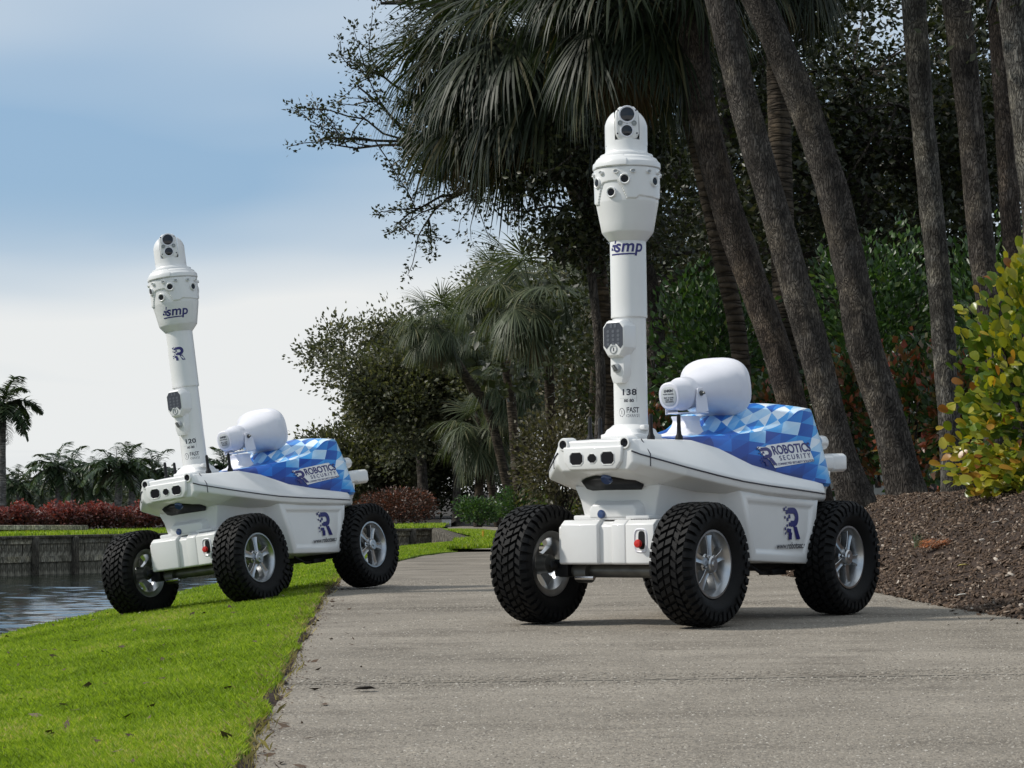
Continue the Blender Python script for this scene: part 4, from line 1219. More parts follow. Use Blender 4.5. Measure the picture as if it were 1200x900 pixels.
for k in range(3):
    v[:, k] = cr_ + np.c_[r * np.cos(k * 2.1 + cr_[:, 1] * 90), r * np.sin(k * 2.1 + cr_[:, 1] * 90), np.zeros(n)]
v[:, 3] = cr_ + np.c_[np.zeros(n), np.zeros(n), r * .6]
i = np.arange(n)[:, None] * 4
tag(raw_mesh("soil_crumbs", v.reshape(-1, 3), np.concatenate([i + [0, 1, 3], i + [1, 2, 3], i + [2, 0, 3]], 1).reshape(-1, 3), CHIP, np.repeat(rng.random(n) * .8, 4)), "dark crumbs of soil spilled from the grass on to the path", "soil")

lt_ = []
for _ in range(420):
    yy = 3.6 + 9 * random.random() ** 1.4
    k = random.random()
    if k < .62: xx = path_l(yy) - random.random() ** .7 * 1.6; zz = lawn_z(xx, yy) + .012
    elif k < .8: xx = path_l(yy) + abs(random.gauss(0, .10)); zz = path_z(xx, yy) + .003
    else: xx = path_r(yy) - abs(random.gauss(0, .12)); zz = path_z(xx, yy) + .003
    if xx > edge_x(yy) and xx < .24 * yy + .1: lt_.append((xx, yy, zz))
lt_ = np.array(lt_); n = len(lt_)
a = rng.uniform(0, 2 * PI, n); l_ = rng.uniform(.006, .020, n); w_ = l_ * rng.uniform(.25, .6, n)
ux = np.c_[np.cos(a), np.sin(a), rng.normal(0, .25, n)]; sx = np.c_[-np.sin(a), np.cos(a), rng.normal(0, .35, n)]
v = np.stack([lt_ - ux * l_[:, None], lt_ + sx * w_[:, None], lt_ + ux * l_[:, None] + [0, 0, .003], lt_ - sx * w_[:, None]], 1)
i = np.arange(n)[:, None] * 4
tag(raw_mesh("leaf_litter", v.reshape(-1, 3), i + [0, 1, 2, 3], CHIP, np.repeat(rng.random(n), 4)), "small dry scraps of leaf scattered on the lawn and the path edges", "leaf litter")
# ------------------------------------------------------------------ plant builders
def leaf_cloud(name, P, size, mat, parent=None, D=None, lc=None, aspect=.5, jitter=.35, kind=None, fold=.18, up=.35, droop=0.0):
    """P (N,3) leaf bases; each leaf a folded diamond of two triangles; D (N,3) preferred directions"""
    n = len(P)
    d = rng.normal(0, 1, (n, 3)); d[:, 2] = d[:, 2] * .7 + up
    d /= np.linalg.norm(d, axis=1)[:, None]
    if D is not None:
        d = d * jitter + D; 
    d[:, 2] -= droop
    d /= np.linalg.norm(d, axis=1)[:, None] + 1e-9
    r = rng.normal(0, 1, (n, 3)); s = np.cross(d, r); s /= np.linalg.norm(s, axis=1)[:, None] + 1e-9
    nn = np.cross(s, d)
    L_ = size * rng.uniform(.65, 1.3, n)[:, None]; W_ = L_ * aspect * rng.uniform(.8, 1.2, n)[:, None]
    v = np.empty((n, 4, 3))
    v[:, 0] = P; v[:, 1] = P + d * L_ * .45 + s * W_ * .5 + nn * L_ * fold * .5
    v[:, 2] = P + d * L_; v[:, 3] = P + d * L_ * .45 - s * W_ * .5 + nn * L_ * fold * .5
    i = np.arange(n)[:, None] * 4
    tri = np.concatenate([i + [0, 1, 2], i + [0, 2, 3]], 1).reshape(-1, 3)
    if lc is None: lc = rng.random(n)
    return raw_mesh(name, v.reshape(-1, 3), tri, mat, np.repeat(lc, 4), parent, kind)

def bark_mat(name, c0, c1, c2, scale=1.0, ring=False):
    m, N, L, b, g, noise_, ramp, mix, bump = node_mat(name)
    tcx = N.new("ShaderNodeTexCoord")
    mp = N.new("ShaderNodeMapping"); mp.inputs["Scale"].default_value = (1, 1, 1.0 if ring else .22); L.new(tcx.outputs["Object"], mp.inputs[0])
    vo = N.new("ShaderNodeTexVoronoi"); vo.feature = 'DISTANCE_TO_EDGE'; vo.inputs["Scale"].default_value = (16 if ring else 62) * scale
    if ring: mp.inputs["Scale"].default_value = (.25, .25, 1.6)
    nz = N.new("ShaderNodeTexNoise"); nz.inputs["Scale"].default_value = 9 * scale; nz.inputs["Detail"].default_value = 5
    L.new(mp.outputs[0], nz.inputs[0])
    ad = N.new("ShaderNodeMix"); ad.data_type = 'VECTOR'; ad.inputs["Factor"].default_value = .12 if ring else .22
    L.new(mp.outputs[0], ad.inputs["A"]); L.new(nz.outputs["Color"], ad.inputs["B"])
    L.new(ad.outputs["Result"], vo.inputs["Vector"])
    crack = ramp(vo.outputs["Distance"], (0, (.30, .30, .30)), (.16, (.85, .85, .85)), (.4, (1, 1, 1)))
    base = ramp(noise_(7 * scale, 5, .6, tcx.outputs["Object"]), (.34, c0), (.5, c1), (.64, c2))
    lich = ramp(noise_(2.2 * scale, 6, .7, tcx.outputs["Object"]), (.52, (1, 1, 1)), (.62, (1.7, 1.65, 1.5)))
    L.new(mix(1.0, mix(1.0, base, crack, 'MULTIPLY'), lich, 'MULTIPLY'), b.inputs["Base Color"])
    b.inputs["Roughness"].default_value = .9; b.inputs["Specular IOR Level"].default_value = .2
    bump(crack, .9, .02, bump(noise_(60 * scale, 4, .7, tcx.outputs["Object"]), .6, .01))
    return m
BARK = bark_mat("oak_bark", (0.051, 0.044, 0.038), (0.093, 0.081, 0.070), (0.149, 0.133, 0.116))
BARK_R = bark_mat("reddish_bark", (0.046, 0.036, 0.030), (0.086, 0.068, 0.055), (0.131, 0.109, 0.092))
BARK_L = bark_mat("lichen_bark", (0.073, 0.066, 0.057), (0.135, 0.126, 0.110), (0.220, 0.209, 0.185))
PALMB = bark_mat("palm_bark", (0.037, 0.030, 0.022), (0.065, 0.051, 0.037), (0.093, 0.074, 0.056), .8, True)
PALMG = bark_mat("grey_palm_bark", (.13, .125, .115), (.20, .19, .175), (.26, .25, .235), .6, True)

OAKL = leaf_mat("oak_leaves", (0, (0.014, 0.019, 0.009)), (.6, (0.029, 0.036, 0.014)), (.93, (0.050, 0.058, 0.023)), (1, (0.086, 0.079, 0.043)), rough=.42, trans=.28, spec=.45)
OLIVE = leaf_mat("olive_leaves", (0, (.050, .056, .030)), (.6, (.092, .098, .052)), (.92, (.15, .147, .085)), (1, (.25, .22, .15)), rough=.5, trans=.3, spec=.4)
DRAB = leaf_mat("drab_leaves", (0, (.050, .046, .026)), (.6, (.090, .080, .045)), (.95, (.14, .12, .075)), (1, (.26, .22, .16)), rough=.5, trans=.25, spec=.4)
GREENL = leaf_mat("green_leaves", (0, (0.023, 0.052, 0.016)), (.6, (0.044, 0.094, 0.025)), (.93, (0.086, 0.161, 0.040)), (1, (0.184, 0.230, 0.069)), rough=.38, trans=.3, spec=.5)
BRIGHTL = leaf_mat("bright_leaves", (0, (.050, .085, .018)), (.6, (.090, .145, .028)), (.9, (.19, .22, .035)), (1, (.34, .30, .05)), rough=.4, trans=.35, spec=.4)
COCO = leaf_mat("coco_leaves", (0, (0.025, 0.053, 0.018)), (.50, (0.048, 0.098, 0.027)), (.58, (0.125, 0.088, 0.035)), (.78, (0.213, 0.077, 0.037)), (.92, (0.275, 0.056, 0.037)), (1, (0.250, 0.237, 0.062)), rough=.35, trans=.3, spec=.5)
CROTON = leaf_mat("copper_leaves", (0, (0.069, 0.037, 0.033)), (.5, (0.163, 0.056, 0.048)), (.85, (0.325, 0.081, 0.062)), (1, (0.575, 0.175, 0.112)), rough=.45, trans=.3, spec=.4, tint=(1.3, .7, .5))
COPPER2 = leaf_mat("bronze_leaves", (0, (.040, .030, .022)), (.5, (.080, .048, .034)), (.85, (.13, .065, .045)), (1, (.30, .12, .07)), rough=.45, trans=.25, spec=.4, tint=(1.3, .8, .5))
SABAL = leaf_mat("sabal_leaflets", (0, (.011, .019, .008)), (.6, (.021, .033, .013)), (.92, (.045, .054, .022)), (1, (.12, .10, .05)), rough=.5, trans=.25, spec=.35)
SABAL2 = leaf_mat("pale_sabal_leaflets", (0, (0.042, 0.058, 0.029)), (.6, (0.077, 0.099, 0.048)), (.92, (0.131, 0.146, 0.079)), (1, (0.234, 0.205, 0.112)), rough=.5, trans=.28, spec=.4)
FEATH = leaf_mat("feather_leaflets", (0, (0.027, 0.048, 0.022)), (.6, (0.053, 0.085, 0.040)), (1, (0.106, 0.138, 0.069)), rough=.4, trans=.25, spec=.45)
DEADF = leaf_mat("dead_frond", (0, (.085, .060, .034)), (1, (.19, .14, .085)), rough=.7, trans=.2, spec=.2)

def rough_tube(mb, pts, rads, n=12, amp=.06, seed=0):
    """bent trunk with an uneven surface"""
    pts = [Vector(q) for q in pts]
    # resample
    cr = catmull(range(len(pts)), [(q.x, q.y, q.z, r) for q, r in zip(pts, rads)], max(4, int(sum((pts[i + 1] - pts[i]).length for i in range(len(pts) - 1)) / (.09 if n > 8 else .25))))
    vs, fs, prev = [], [], None
    P = [Vector(q[1:4]) for q in cr]
    for i, q in enumerate(P):
        t = (P[min(i + 1, len(P) - 1)] - P[max(i - 1, 0)]).normalized()
        a = t.orthogonal().normalized() if prev is None else (prev - t * prev.dot(t)).normalized()
        prev = a; b = t.cross(a); r = cr[i][4]
        for k in range(n):
            w = 2 * PI * k / n
            d = a * math.cos(w) + b * math.sin(w)
            f = 1 + amp * (1.3 * mnoise.noise(d * 1.4 + Vector((seed, 0, q.z * 1.3))) + .8 * mnoise.noise(d * 3 + Vector((seed, 7, q.z * 4))))
            vs.append(q + d * r * f)
    for i in range(len(P) - 1):
        for k in range(n):
            k2 = (k + 1) % n; fs.append((i * n + k, i * n + k2, (i + 1) * n + k2, (i + 1) * n + k))
    fs.append(tuple(range(n - 1, -1, -1))); fs.append(tuple((len(P) - 1) * n + k for k in range(n)))
    mb.add(vs, fs)

def grow(mb, start, direc, length, rad, depth, tips, wig=.35, n=7, gravity=.0, ratio=.62, kids=(2, 4), seg=4):
    pts, rads = [Vector(start)], [rad]; d = Vector(direc).normalized()
    for i in range(seg):
        d = (d + Vector((random.gauss(0, wig), random.gauss(0, wig), random.gauss(0, wig) - gravity)) * .5).normalized()
        pts.append(pts[-1] + d * length / seg); rads.append(rad * (1 - .62 * (i + 1) / seg))
    mb.tube(pts, rads, n if depth > 1 else max(3, n - 3), cap=False)
    if depth <= 0:
        for i in range(1, len(pts)): tips.append((pts[i], d))
        return
    for _ in range(random.randint(*kids)):
        f = random.uniform(.35, 1.0); k = min(seg - 1, int(f * seg)); q = pts[k].lerp(pts[k + 1], f * seg - k if f < 1 else 1)
        dd = (d + Vector((random.gauss(0, .8), random.gauss(0, .8), random.gauss(.1, .6)))).normalized()
        grow(mb, q, dd, length * ratio * random.uniform(.8, 1.2), rad * .45, depth - 1, tips, wig, n, gravity, ratio, kids, seg)
    tips.append((pts[-1], d))

def leafed(tips, per, spread):
    """leaf points clustered about twig tips"""
    P, D = [], []
    for q, d in tips:
        k = max(1, int(random.gauss(per, per * .4)))
        for _ in range(k):
            o = Vector((random.gauss(0, spread), random.gauss(0, spread), random.gauss(0, spread * .8)))
            P.append(q + o); D.append((o.normalized() * .8 + d * .5) if o.length > 0 else d)
    return np.array(P), np.array(D)

def blob_points(n, centres, hollow=.45):
    """points through lumpy ellipsoids (centre, radii), denser towards the skin"""
    w = np.array([r[0] * r[1] + r[0] * r[2] + r[1] * r[2] for _, r in centres]); w /= w.sum()
    out = []
    for (c, r), m in zip(centres, rng.multinomial(n, w)):
        d = rng.normal(0, 1, (m, 3)); d /= np.linalg.norm(d, axis=1)[:, None]
        k = rng.uniform(hollow ** 3, 1, m) ** (1 / 3)
        lump = np.array([1 + .22 * mnoise.noise(Vector(q) * 2.1 + Vector(c)) + .14 * mnoise.noise(Vector(q) * 5 + Vector(c)) for q in d])
        out.append(np.array(c) + d * np.array(r) * (k * lump)[:, None])
    return np.concatenate(out)

def tree(name, label, cat, group, base, trunk_pts, r0, r1, bark, leafm, limbs, depth, per, leaf, spread, llen, n=12, kids=(2, 4), up=.45, gravity=.0, aspect=.5, amp=.06, aim=None, taper_base=1.0, wig=.35):
    """trunk through trunk_pts, limbs from its upper end, leaves about the twigs"""
    root = empty(name, base, label, cat, group)
    b = Vector(base); tb = MB()
    pts = [Vector(q) - b for q in trunk_pts]
    rads = [r0 + (r1 - r0) * i / (len(pts) - 1) for i in range(len(pts))]; rads[0] *= taper_base
    rough_tube(tb, pts, rads, n, amp, random.random() * 50)
    tips = []
    lb = MB()
    for i in range(limbs):
        f = random.uniform(.0, 1) if i else 1
        k = len(pts) - 2; q = pts[k].lerp(pts[k + 1], f)
        if aim: d = Vector(random.choice(aim)) + Vector((random.gauss(0, .25), random.gauss(0, .25), random.gauss(0, .25)))
        else: d = Vector((random.gauss(0, 1), random.gauss(0, 1), abs(random.gauss(up, .5))))
        grow(lb, q, d.normalized(), llen * random.uniform(.75, 1.2), r1 * .55, depth, tips, wig, 7, gravity, kids=kids)
    tb.add(lb.v, lb.f)
    tb.build("trunk", bark, root, smooth=60)
    P, D = leafed(tips, per, spread)
    leaf_cloud("crown", P, leaf, leafm, root, D, jitter=.9, aspect=aspect)
    return root

def shrub(name, label, cat, group, base, centres, n, leaf, mat, aspect=.5, stems=5, hollow=.5, lc=None, parts=True):
    root = empty(name, base, label, cat, group)
    cs = centres
    P = blob_points(n, cs, hollow)
    P = P[P[:, 2] > -.02]
    C0 = np.array([c for c, r in cs]).mean(0)
    D = P - C0; D /= np.linalg.norm(D, axis=1)[:, None] + 1e-6
    leaf_cloud("foliage", P, leaf, mat, root, D, jitter=.8, aspect=aspect, lc=lc)
    if stems:
        sb = MB()
        for _ in range(stems):
            c, r = random.choice(cs)
            e = Vector(c) + Vector((random.gauss(0, .3) * r[0], random.gauss(0, .3) * r[1], .3 * r[2]))
            sb.tube([(random.gauss(0, .08), random.gauss(0, .08), -.1), (e.x * .5, e.y * .5, e.z * .5), e], [.018, .012, .006], 5)
        sb.build("stems", BARK, root, smooth=60)
    return root

# ---- palms
def fan_frond(elev, rad=.95, pet=.8, n=40, droop=.5, seed=0):
    """costapalmate frond leaving along +x at the given elevation; gravity is -z"""
    rs = np.random.default_rng(seed)
    vs, fs, lc = [], [], []
    e = math.radians(elev)
    P = []
    d = Vector((math.cos(e), 0, math.sin(e))); q = Vector((0, 0, 0))
    for i in range(7):
        P.append(q.copy()); q = q + d * pet / 6; d = (d + Vector((0, 0, -.09))).normalized()
    m = MB(); m.tube(P, [.022 - .0018 * i for i in range(7)], 4, cap=False)
    vs += [Vector(v) for v in m.v]; fs += m.f; lc += [.75] * len(vs)
    hub = P[-1]; ax = d; side = Vector((0, 1, 0)); nrm = side.cross(ax).normalized()
    for k in range(n):
        a = math.radians(-118 + 236 * (k + .5) / n + rs.normal(0, 2))
        costa = max(0, math.cos(a)) * .18
        h = hub + ax * costa * rad + Vector((0, 0, -costa * .06))
        dd = (ax * math.cos(a) + side * math.sin(a) + nrm * (.10 + .18 * abs(math.sin(a)) + rs.normal(0, .05))).normalized()
        L_ = rad * (1 - .22 * abs(a) / 2) * rs.uniform(.86, 1.08)
        w = .034 * rs.uniform(.8, 1.2); dr = droop * rs.uniform(.6, 1.4)
        i0 = len(vs); t_ = rs.random()
        wd = dd.cross(nrm).normalized()
        q = h.copy(); dcur = dd.copy(); S_ = 5
        for j in range(S_ + 1):
            t = j / S_
            ww = w * (.35 + 1.1 * t if t < .4 else .79 * (1 - (t - .4) / .6) ** .7 + .03) * .5
            vs += [q + wd * ww, q - wd * ww]; lc += [t_, t_]
            dcur = (dcur + Vector((0, 0, -dr * (t * .75 + .02)))).normalized(); q = q + dcur * L_ / S_
        for j in range(S_): fs.append((i0 + 2 * j, i0 + 2 * j + 1, i0 + 2 * j + 3, i0 + 2 * j + 2))
    me = bpy.data.meshes.new("frond"); me.from_pydata([tuple(v) for v in vs], [], fs)
    a = me.attributes.new("lc", 'FLOAT', 'POINT'); a.data.foreach_set("value", np.array(lc, dtype=np.float32)); me.update()
    return me

def feather_frond(elev, length=1.6, n=34, seed=0, ll=.42, curve=.16, w=.03):
    rs = np.random.default_rng(seed); vs, fs, lc = [], [], []
    e = math.radians(elev); d = Vector((math.cos(e), 0, math.sin(e))); q = Vector((0, 0, 0)); P, Dr = [], []
    for i in range(13):
        P.append(q.copy()); Dr.append(d.copy()); q = q + d * length / 12; d = (d + Vector((0, 0, -curve * (.5 + i / 12)))).normalized()
    m = MB(); m.tube(P, [.020 * (1 - i / 14) + .003 for i in range(13)], 4, cap=False)
    vs += [Vector(v) for v in m.v]; fs += m.f; lc += [.6] * len(vs)
    for k in range(n):
        t = .12 + .88 * (k + .5) / n
        f = t * 12; i = min(11, int(f)); q = P[i].lerp(P[i + 1], f - i); dd = Dr[i]
        for s in (-1, 1):
            o = (Vector((0, s, 0)) + dd * rs.uniform(.3, .7) + Vector((0, 0, rs.normal(.15, .25)))).normalized()
            L_ = ll * math.sin(PI * min(1, .18 + t * .80)) ** .6 * rs.uniform(.8, 1.15)
            i0 = len(vs); t_ = rs.random(); wd = o.cross(Vector((0, 0, 1))).normalized()
            p = q.copy(); oc = o.copy()
            for j in range(4):
                ww = w * (1, 1.1, .75, .08)[j] * .5
                vs += [p + wd * ww, p - wd * ww]; lc += [t_, t_]
                oc = (oc + Vector((0, 0, -.28))).normalized(); p = p + oc * L_ / 3
            for j in range(3): fs.append((i0 + 2 * j, i0 + 2 * j + 1, i0 + 2 * j + 3, i0 + 2 * j + 2))
    me = bpy.data.meshes.new("frond"); me.from_pydata([tuple(v) for v in vs], [], fs)
    a = me.attributes.new("lc", 'FLOAT', 'POINT'); a.data.foreach_set("value", np.array(lc, dtype=np.float32)); me.update()
    return me

def palm(name, label, group, base, trunk_pts, r0, r1, bark, fronds, mat, spec, dead=0, deadm=None, tilt=0.0):
    """fronds: list of meshes by elevation class; spec: list of (class, count, scale)"""
    root = empty(name, base, label, "palm tree", group)
    b = Vector(base); pts = [Vector(q) - b for q in trunk_pts]
    tb = MB(); rough_tube(tb, pts, [r0 + (r1 - r0) * i / (len(pts) - 1) for i in range(len(pts))], 12, .05, random.random() * 40)
    tb.build("trunk", bark, root, smooth=60)
    top = pts[-1]; g = 0.0
    for cls, cnt, sc in spec:
        for k in range(cnt):
            g += 2.399963
            me = random.choice(fronds[cls])
            m_ = deadm if cls == 'dead' else mat
            key = (me.name, m_.name)
            if not me.materials: me.materials.append(m_)
            if me.materials[0] != m_:
                me2 = _fm.get(key)
                if me2 is None: me2 = me.copy(); me2.materials.clear(); me2.materials.append(m_); _fm[key] = me2
                me = me2
            o = bpy.data.objects.new("frond", me); COL.objects.link(o); o.parent = root
            s_ = sc * random.uniform(.88, 1.12)
            o.location = top + Vector((random.gauss(0, .03), random.gauss(0, .03), random.uniform(-.12, .08)))
            o.rotation_euler = (random.gauss(0, .12), random.gauss(0, .10), g + random.gauss(0, .2)); o.scale = (s_, s_, s_)
    return root
_fm = {}
FAN = {'up': [fan_frond(66, seed=s, droop=.34) for s in (1, 2)], 'mid': [fan_frond(30, seed=s, n=42, droop=.62) for s in (3, 4, 5)], 'low': [fan_frond(2, seed=s, n=44, droop=.85) for s in (6, 7, 8)],
       'hang': [fan_frond(-34, seed=s, n=44, droop=1.05) for s in (9, 10, 11)], 'dead': [fan_frond(-66, seed=s, droop=.9) for s in (12, 13)]}
FFAR = {'up': [feather_frond(66, n=22, seed=s, w=.10, ll=.52) for s in (1, 2)], 'mid': [feather_frond(34, n=22, seed=s, w=.10, ll=.52) for s in (3, 4)], 'low': [feather_frond(2, n=22, seed=s, w=.10, ll=.52) for s in (5, 6)], 'hang': [feather_frond(-30, n=22, seed=s, w=.10, ll=.52) for s in (7, 8)]}
FEA = {'up': [feather_frond(66, n=40, seed=s, w=.065, ll=.5, curve=.2) for s in (1, 2)], 'mid': [feather_frond(36, n=40, seed=s, w=.065, ll=.5, curve=.22) for s in (3, 4)], 'low': [feather_frond(4, n=40, seed=s, w=.065, ll=.5, curve=.24) for s in (5, 6)], 'hang': [feather_frond(-25, n=40, seed=s, w=.065, ll=.45, curve=.22) for s in (7, 8)]}
# ------------------------------------------------------------------ trees on the right
def G(x, y): return (bed_z(x, y) if y < 22.5 else far_z(0, y) - .015)
def trunk_line(pix, Y, top=None, ext=2.2):
    pts = [at(u, v, Y) for u, v in pix]
    d = (pts[-1] - pts[-2]).normalized()
    pts.append(pts[-1] + d * ext * .5 + Vector((0, .1, 0))); pts.append(pts[-1] + (d + Vector((0, 0, .5))).normalized() * ext * .5)
    pts[0].z = min(pts[0].z, G(pts[0].x, Y) - .06)
    return pts
TK = [
 # pixels from base up, depth, base radius, top radius, bark, label
 ([(962, 582), (940, 520), (907, 400), (882, 330), (845, 220), (820, 110), (808, 0)], 17.0, .118, .118, BARK_R, "leftmost of the leaning brown oak trunks rising right behind the mast of the near robot"),
 ([(1010, 590), (982, 520), (952, 400), (932, 330), (900, 220), (868, 110), (843, 0)], 15.0, .112, .094, BARK, "oak with grey-brown leaning trunk standing behind the near robot's rear wheel"),
 ([(1066, 572), (1042, 500), (1012, 400), (1000, 330), (974, 220), (936, 110), (889, 0)], 15.6, .128, .098, BARK, "oak with lichen-flecked trunk leaning left at the back edge of the mulch"),
 ([(1119, 570), (1112, 490), (1105, 380), (1101, 330), (1089, 220), (1079, 110), (1071, 0)], 16.4, .085, .095, BARK_L, "slender pale grey oak trunk standing at the left edge of the yellow-green hedge"),
 ([(1172, 560), (1163, 400), (1151, 293), (1138, 147), (1120, 0)], 16.0, .095, .100, BARK, "grey oak trunk rising from behind the middle of the yellow-green hedge"),
 ([(1202, 560), (1192, 380), (1183, 240), (1176, 110), (1168, 0)], 15.0, .065, .072, BARK_R, "thin reddish oak trunk near the right edge of the picture"),
 ([(1222, 560), (1216, 300), (1203, 160), (1192, 60), (1182, -20)], 14.0, .085, .088, BARK_L, "pale flaking oak trunk cut by the right edge of the picture"),
]
for i, (px, Y, r0, r1, bk, lab) in enumerate(TK):
    pts = trunk_line(px, Y)
    base = (pts[0].x, Y, G(pts[0].x, Y) - .05)
    tree("oak_tree", lab, "tree", "leaning oak trunks behind the mulch bed", base, pts, r0, r1, bk, OAKL, 6, 2, 8, .085, .14, 1.7, n=16, kids=(3, 4), amp=.10, taper_base=1.22)

# palms hanging over the path
def lean(pix, Y0, Y1):
    n = len(pix); return [at(u, v, Y0 + (Y1 - Y0) * i / (n - 1)) for i, (u, v) in enumerate(pix)]
SP = [('up', 5, 1.0), ('mid', 13, 1.0), ('low', 18, 1.0), ('hang', 22, 1.0), ('dead', 9, .85)]
def palm_at(label, pix, Y0, Y1, r, sc, mat, group, bark=PALMB, spec=SP):
    pts = lean(pix, Y0, Y1); pts[0].z = min(pts[0].z, G(pts[0].x, Y0) - .05)
    return palm("sabal_palm", label, group, (pts[0].x, pts[0].y, pts[0].z + .05), pts, r, r * .95, bark, FAN, mat, [(c, n, s * sc) for c, n, s in spec], deadm=DEADF)
GP = "sabal palms overhanging the path"
palm_at("sabal palm with dark trunk leaning behind the leftmost oak, fronds above the near robot", [(880, 560), (868, 420), (845, 300), (812, 150), (776, 40), (742, -30)], 19, 17.5, .078, .76, SABAL, GP)
palm_at("brown sabal palm trunk beside the near robot's mast, fronds left of its head", [(722, 560), (711, 430), (699, 300), (680, 160), (655, 35)], 22, 19.5, .085, .92, SABAL, GP)
palm_at("sabal palm whose fronds hang farthest left against the sky", [(700, 560), (698, 470), (704, 380), (688, 270), (640, 150), (575, 70)], 26, 20.5, .075, .84, SABAL, GP)
palm_at("dark palm trunk standing upright between the leaning oaks", [(925, 540), (920, 400), (916, 250), (912, 90), (908, -90)], 23, 23, .13, .80, SABAL, GP)
# oak whose thin branches reach left over the sky
pts = lean([(772, 560), (768, 400), (745, 280), (700, 190), (650, 150)], 25, 23)
pts[0].z = min(pts[0].z, G(pts[0].x, 25) - .05)
random.seed(21)
tree("oak_tree", "oak with thin leafy branches spread against the sky left of the hanging palm fronds", "tree", None, tuple(pts[0]), pts, .12, .09, BARK, OAKL, 11, 2, 19, .048, .038, 1.5, kids=(3, 5), aim=[(-1, 0, .1), (-1, -.2, -.05), (-1, .2, .35), (-.9, .1, -.25)], wig=.5)
pts = lean([(735, 540), (730, 300), (680, 100), (600, -40)], 27, 25); pts[0].z = min(pts[0].z, G(pts[0].x, 27) - .05)
tree("oak_tree", "oak whose topmost leafy twigs poke into the sky at the top left of the palms", "tree", None, tuple(pts[0]), pts, .13, .09, BARK, OAKL, 10, 2, 15, .055, .045, 1.55, kids=(3, 5), aim=[(-1, 0, .1), (-1, -.2, .3), (-.8, .2, -.1), (-.5, 0, .6), (.4, 0, .5)], wig=.45)

# dark wood behind: each oak of its own
random.seed(5)
BG = [(845, 25, 560), (880, 29, 560), (940, 26, 560), (1015, 29, 560), (1085, 26, 560), (1160, 28, 560), (795, 31, 580), (1230, 27, 560), (860, 34, 575), (970, 35, 570), (1120, 35, 570)]
BL = ["behind the near robot's mast", "behind the first pair of leaning trunks", "behind the loudspeaker side of the near robot", "behind the third leaning trunk", "behind the slender pale trunk", "behind the hedge top", "left of the near robot's mast",
      "behind the right edge trunks", "deep in the wood left of the leaning trunks", "deep in the wood behind the leaning trunks", "deep in the wood at the far right"]
for (u, Y, v), w in zip(BG, BL):
    b = at(u, v, Y); b.z = G(b.x, Y) - .05 if Y < 22 else T(Y) - .1
    h = random.uniform(7.0, 9.0)
    root = empty("background_oak", b, "dark dense oak " + w, "tree", "dark oaks filling the wood behind the bed")
    tb = MB(); l0 = random.uniform(-.5, .3)
    tp = [Vector((0, 0, -.1)), Vector((l0 * .3, 0, h * .3)), Vector((l0 * .7, .1, h * .55)), Vector((l0, 0, h * .75))]
    rough_tube(tb, tp, [.13, .11, .09, .05], 10, .08, u)
    tips = []
    for k in range(9):
        f = random.uniform(.45, 1.0); q = tp[1].lerp(tp[3], (f - .3) / .7)
        grow(tb, q, (random.gauss(0, 1), random.gauss(0, .6), random.uniform(-.1, .6)), random.uniform(1.2, 2.0), .05, 1, tips, .4, 5)
    tb.build("trunk", BARK, root, smooth=60)
    cs = [((l0 + random.gauss(0, .72), random.gauss(0, .6), h * random.uniform(.26, 1.0)), (random.uniform(.55, .95), random.uniform(.6, .9), random.uniform(.55, .95))) for _ in range(15)]
    P = blob_points(9000, cs, .35)
    P2, _ = leafed(tips, 12, .15)
    P = np.concatenate([P, P2])
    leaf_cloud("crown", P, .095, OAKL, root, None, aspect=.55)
random.seed(77)
b = at(690, 580, 19.3); b.z = G(b.x, 19.3) - .1
root = empty("background_oak", b, "dark oak crown behind the hanging palm fronds left of the near robot's camera head", "tree", "dark oaks filling the wood behind the bed")
tb = MB(); rough_tube(tb, [Vector((0, 0, -.1)), at(704, 460, 19.3) - b, at(694, 330, 19.3) - b, at(680, 220, 19.3) - b], [.05, .045, .04, .03], 10, .08, 3.0); tips = []
for k in range(12):
    grow(tb, at(random.uniform(672, 700), random.uniform(180, 330), 19.3) - b, (random.gauss(0, 1), random.gauss(0, .5), random.uniform(-.2, .5)), random.uniform(.4, .8), .02, 1, tips, .45, 5)
tb.build("trunk", BARK, root, smooth=60)
cs = [(tuple(at(random.uniform(640, 760), random.uniform(110, 290), 19.3 + random.gauss(0, .4)) - b), (random.uniform(.2, .36), .4, random.uniform(.2, .34))) for _ in range(22)]
P2, _ = leafed(tips, 12, .12)
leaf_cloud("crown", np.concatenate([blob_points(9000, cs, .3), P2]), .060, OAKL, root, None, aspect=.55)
# the far side of the wood reads as one mass
cs = []
for k in range(46):
    x = random.uniform(.6, 15); cs.append(((x, random.uniform(44, 52), random.uniform(-.2, 10.5 - max(0, 2.5 - x) * 2.2)), (random.uniform(1.0, 1.8), 1.2, random.uniform(.9, 1.6))))
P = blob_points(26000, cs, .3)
tag(leaf_cloud("far_wood", P, .24, OAKL, None, None, aspect=.6, kind="stuff"), "dark mass of far trees closing the wood behind the oaks", "wood")

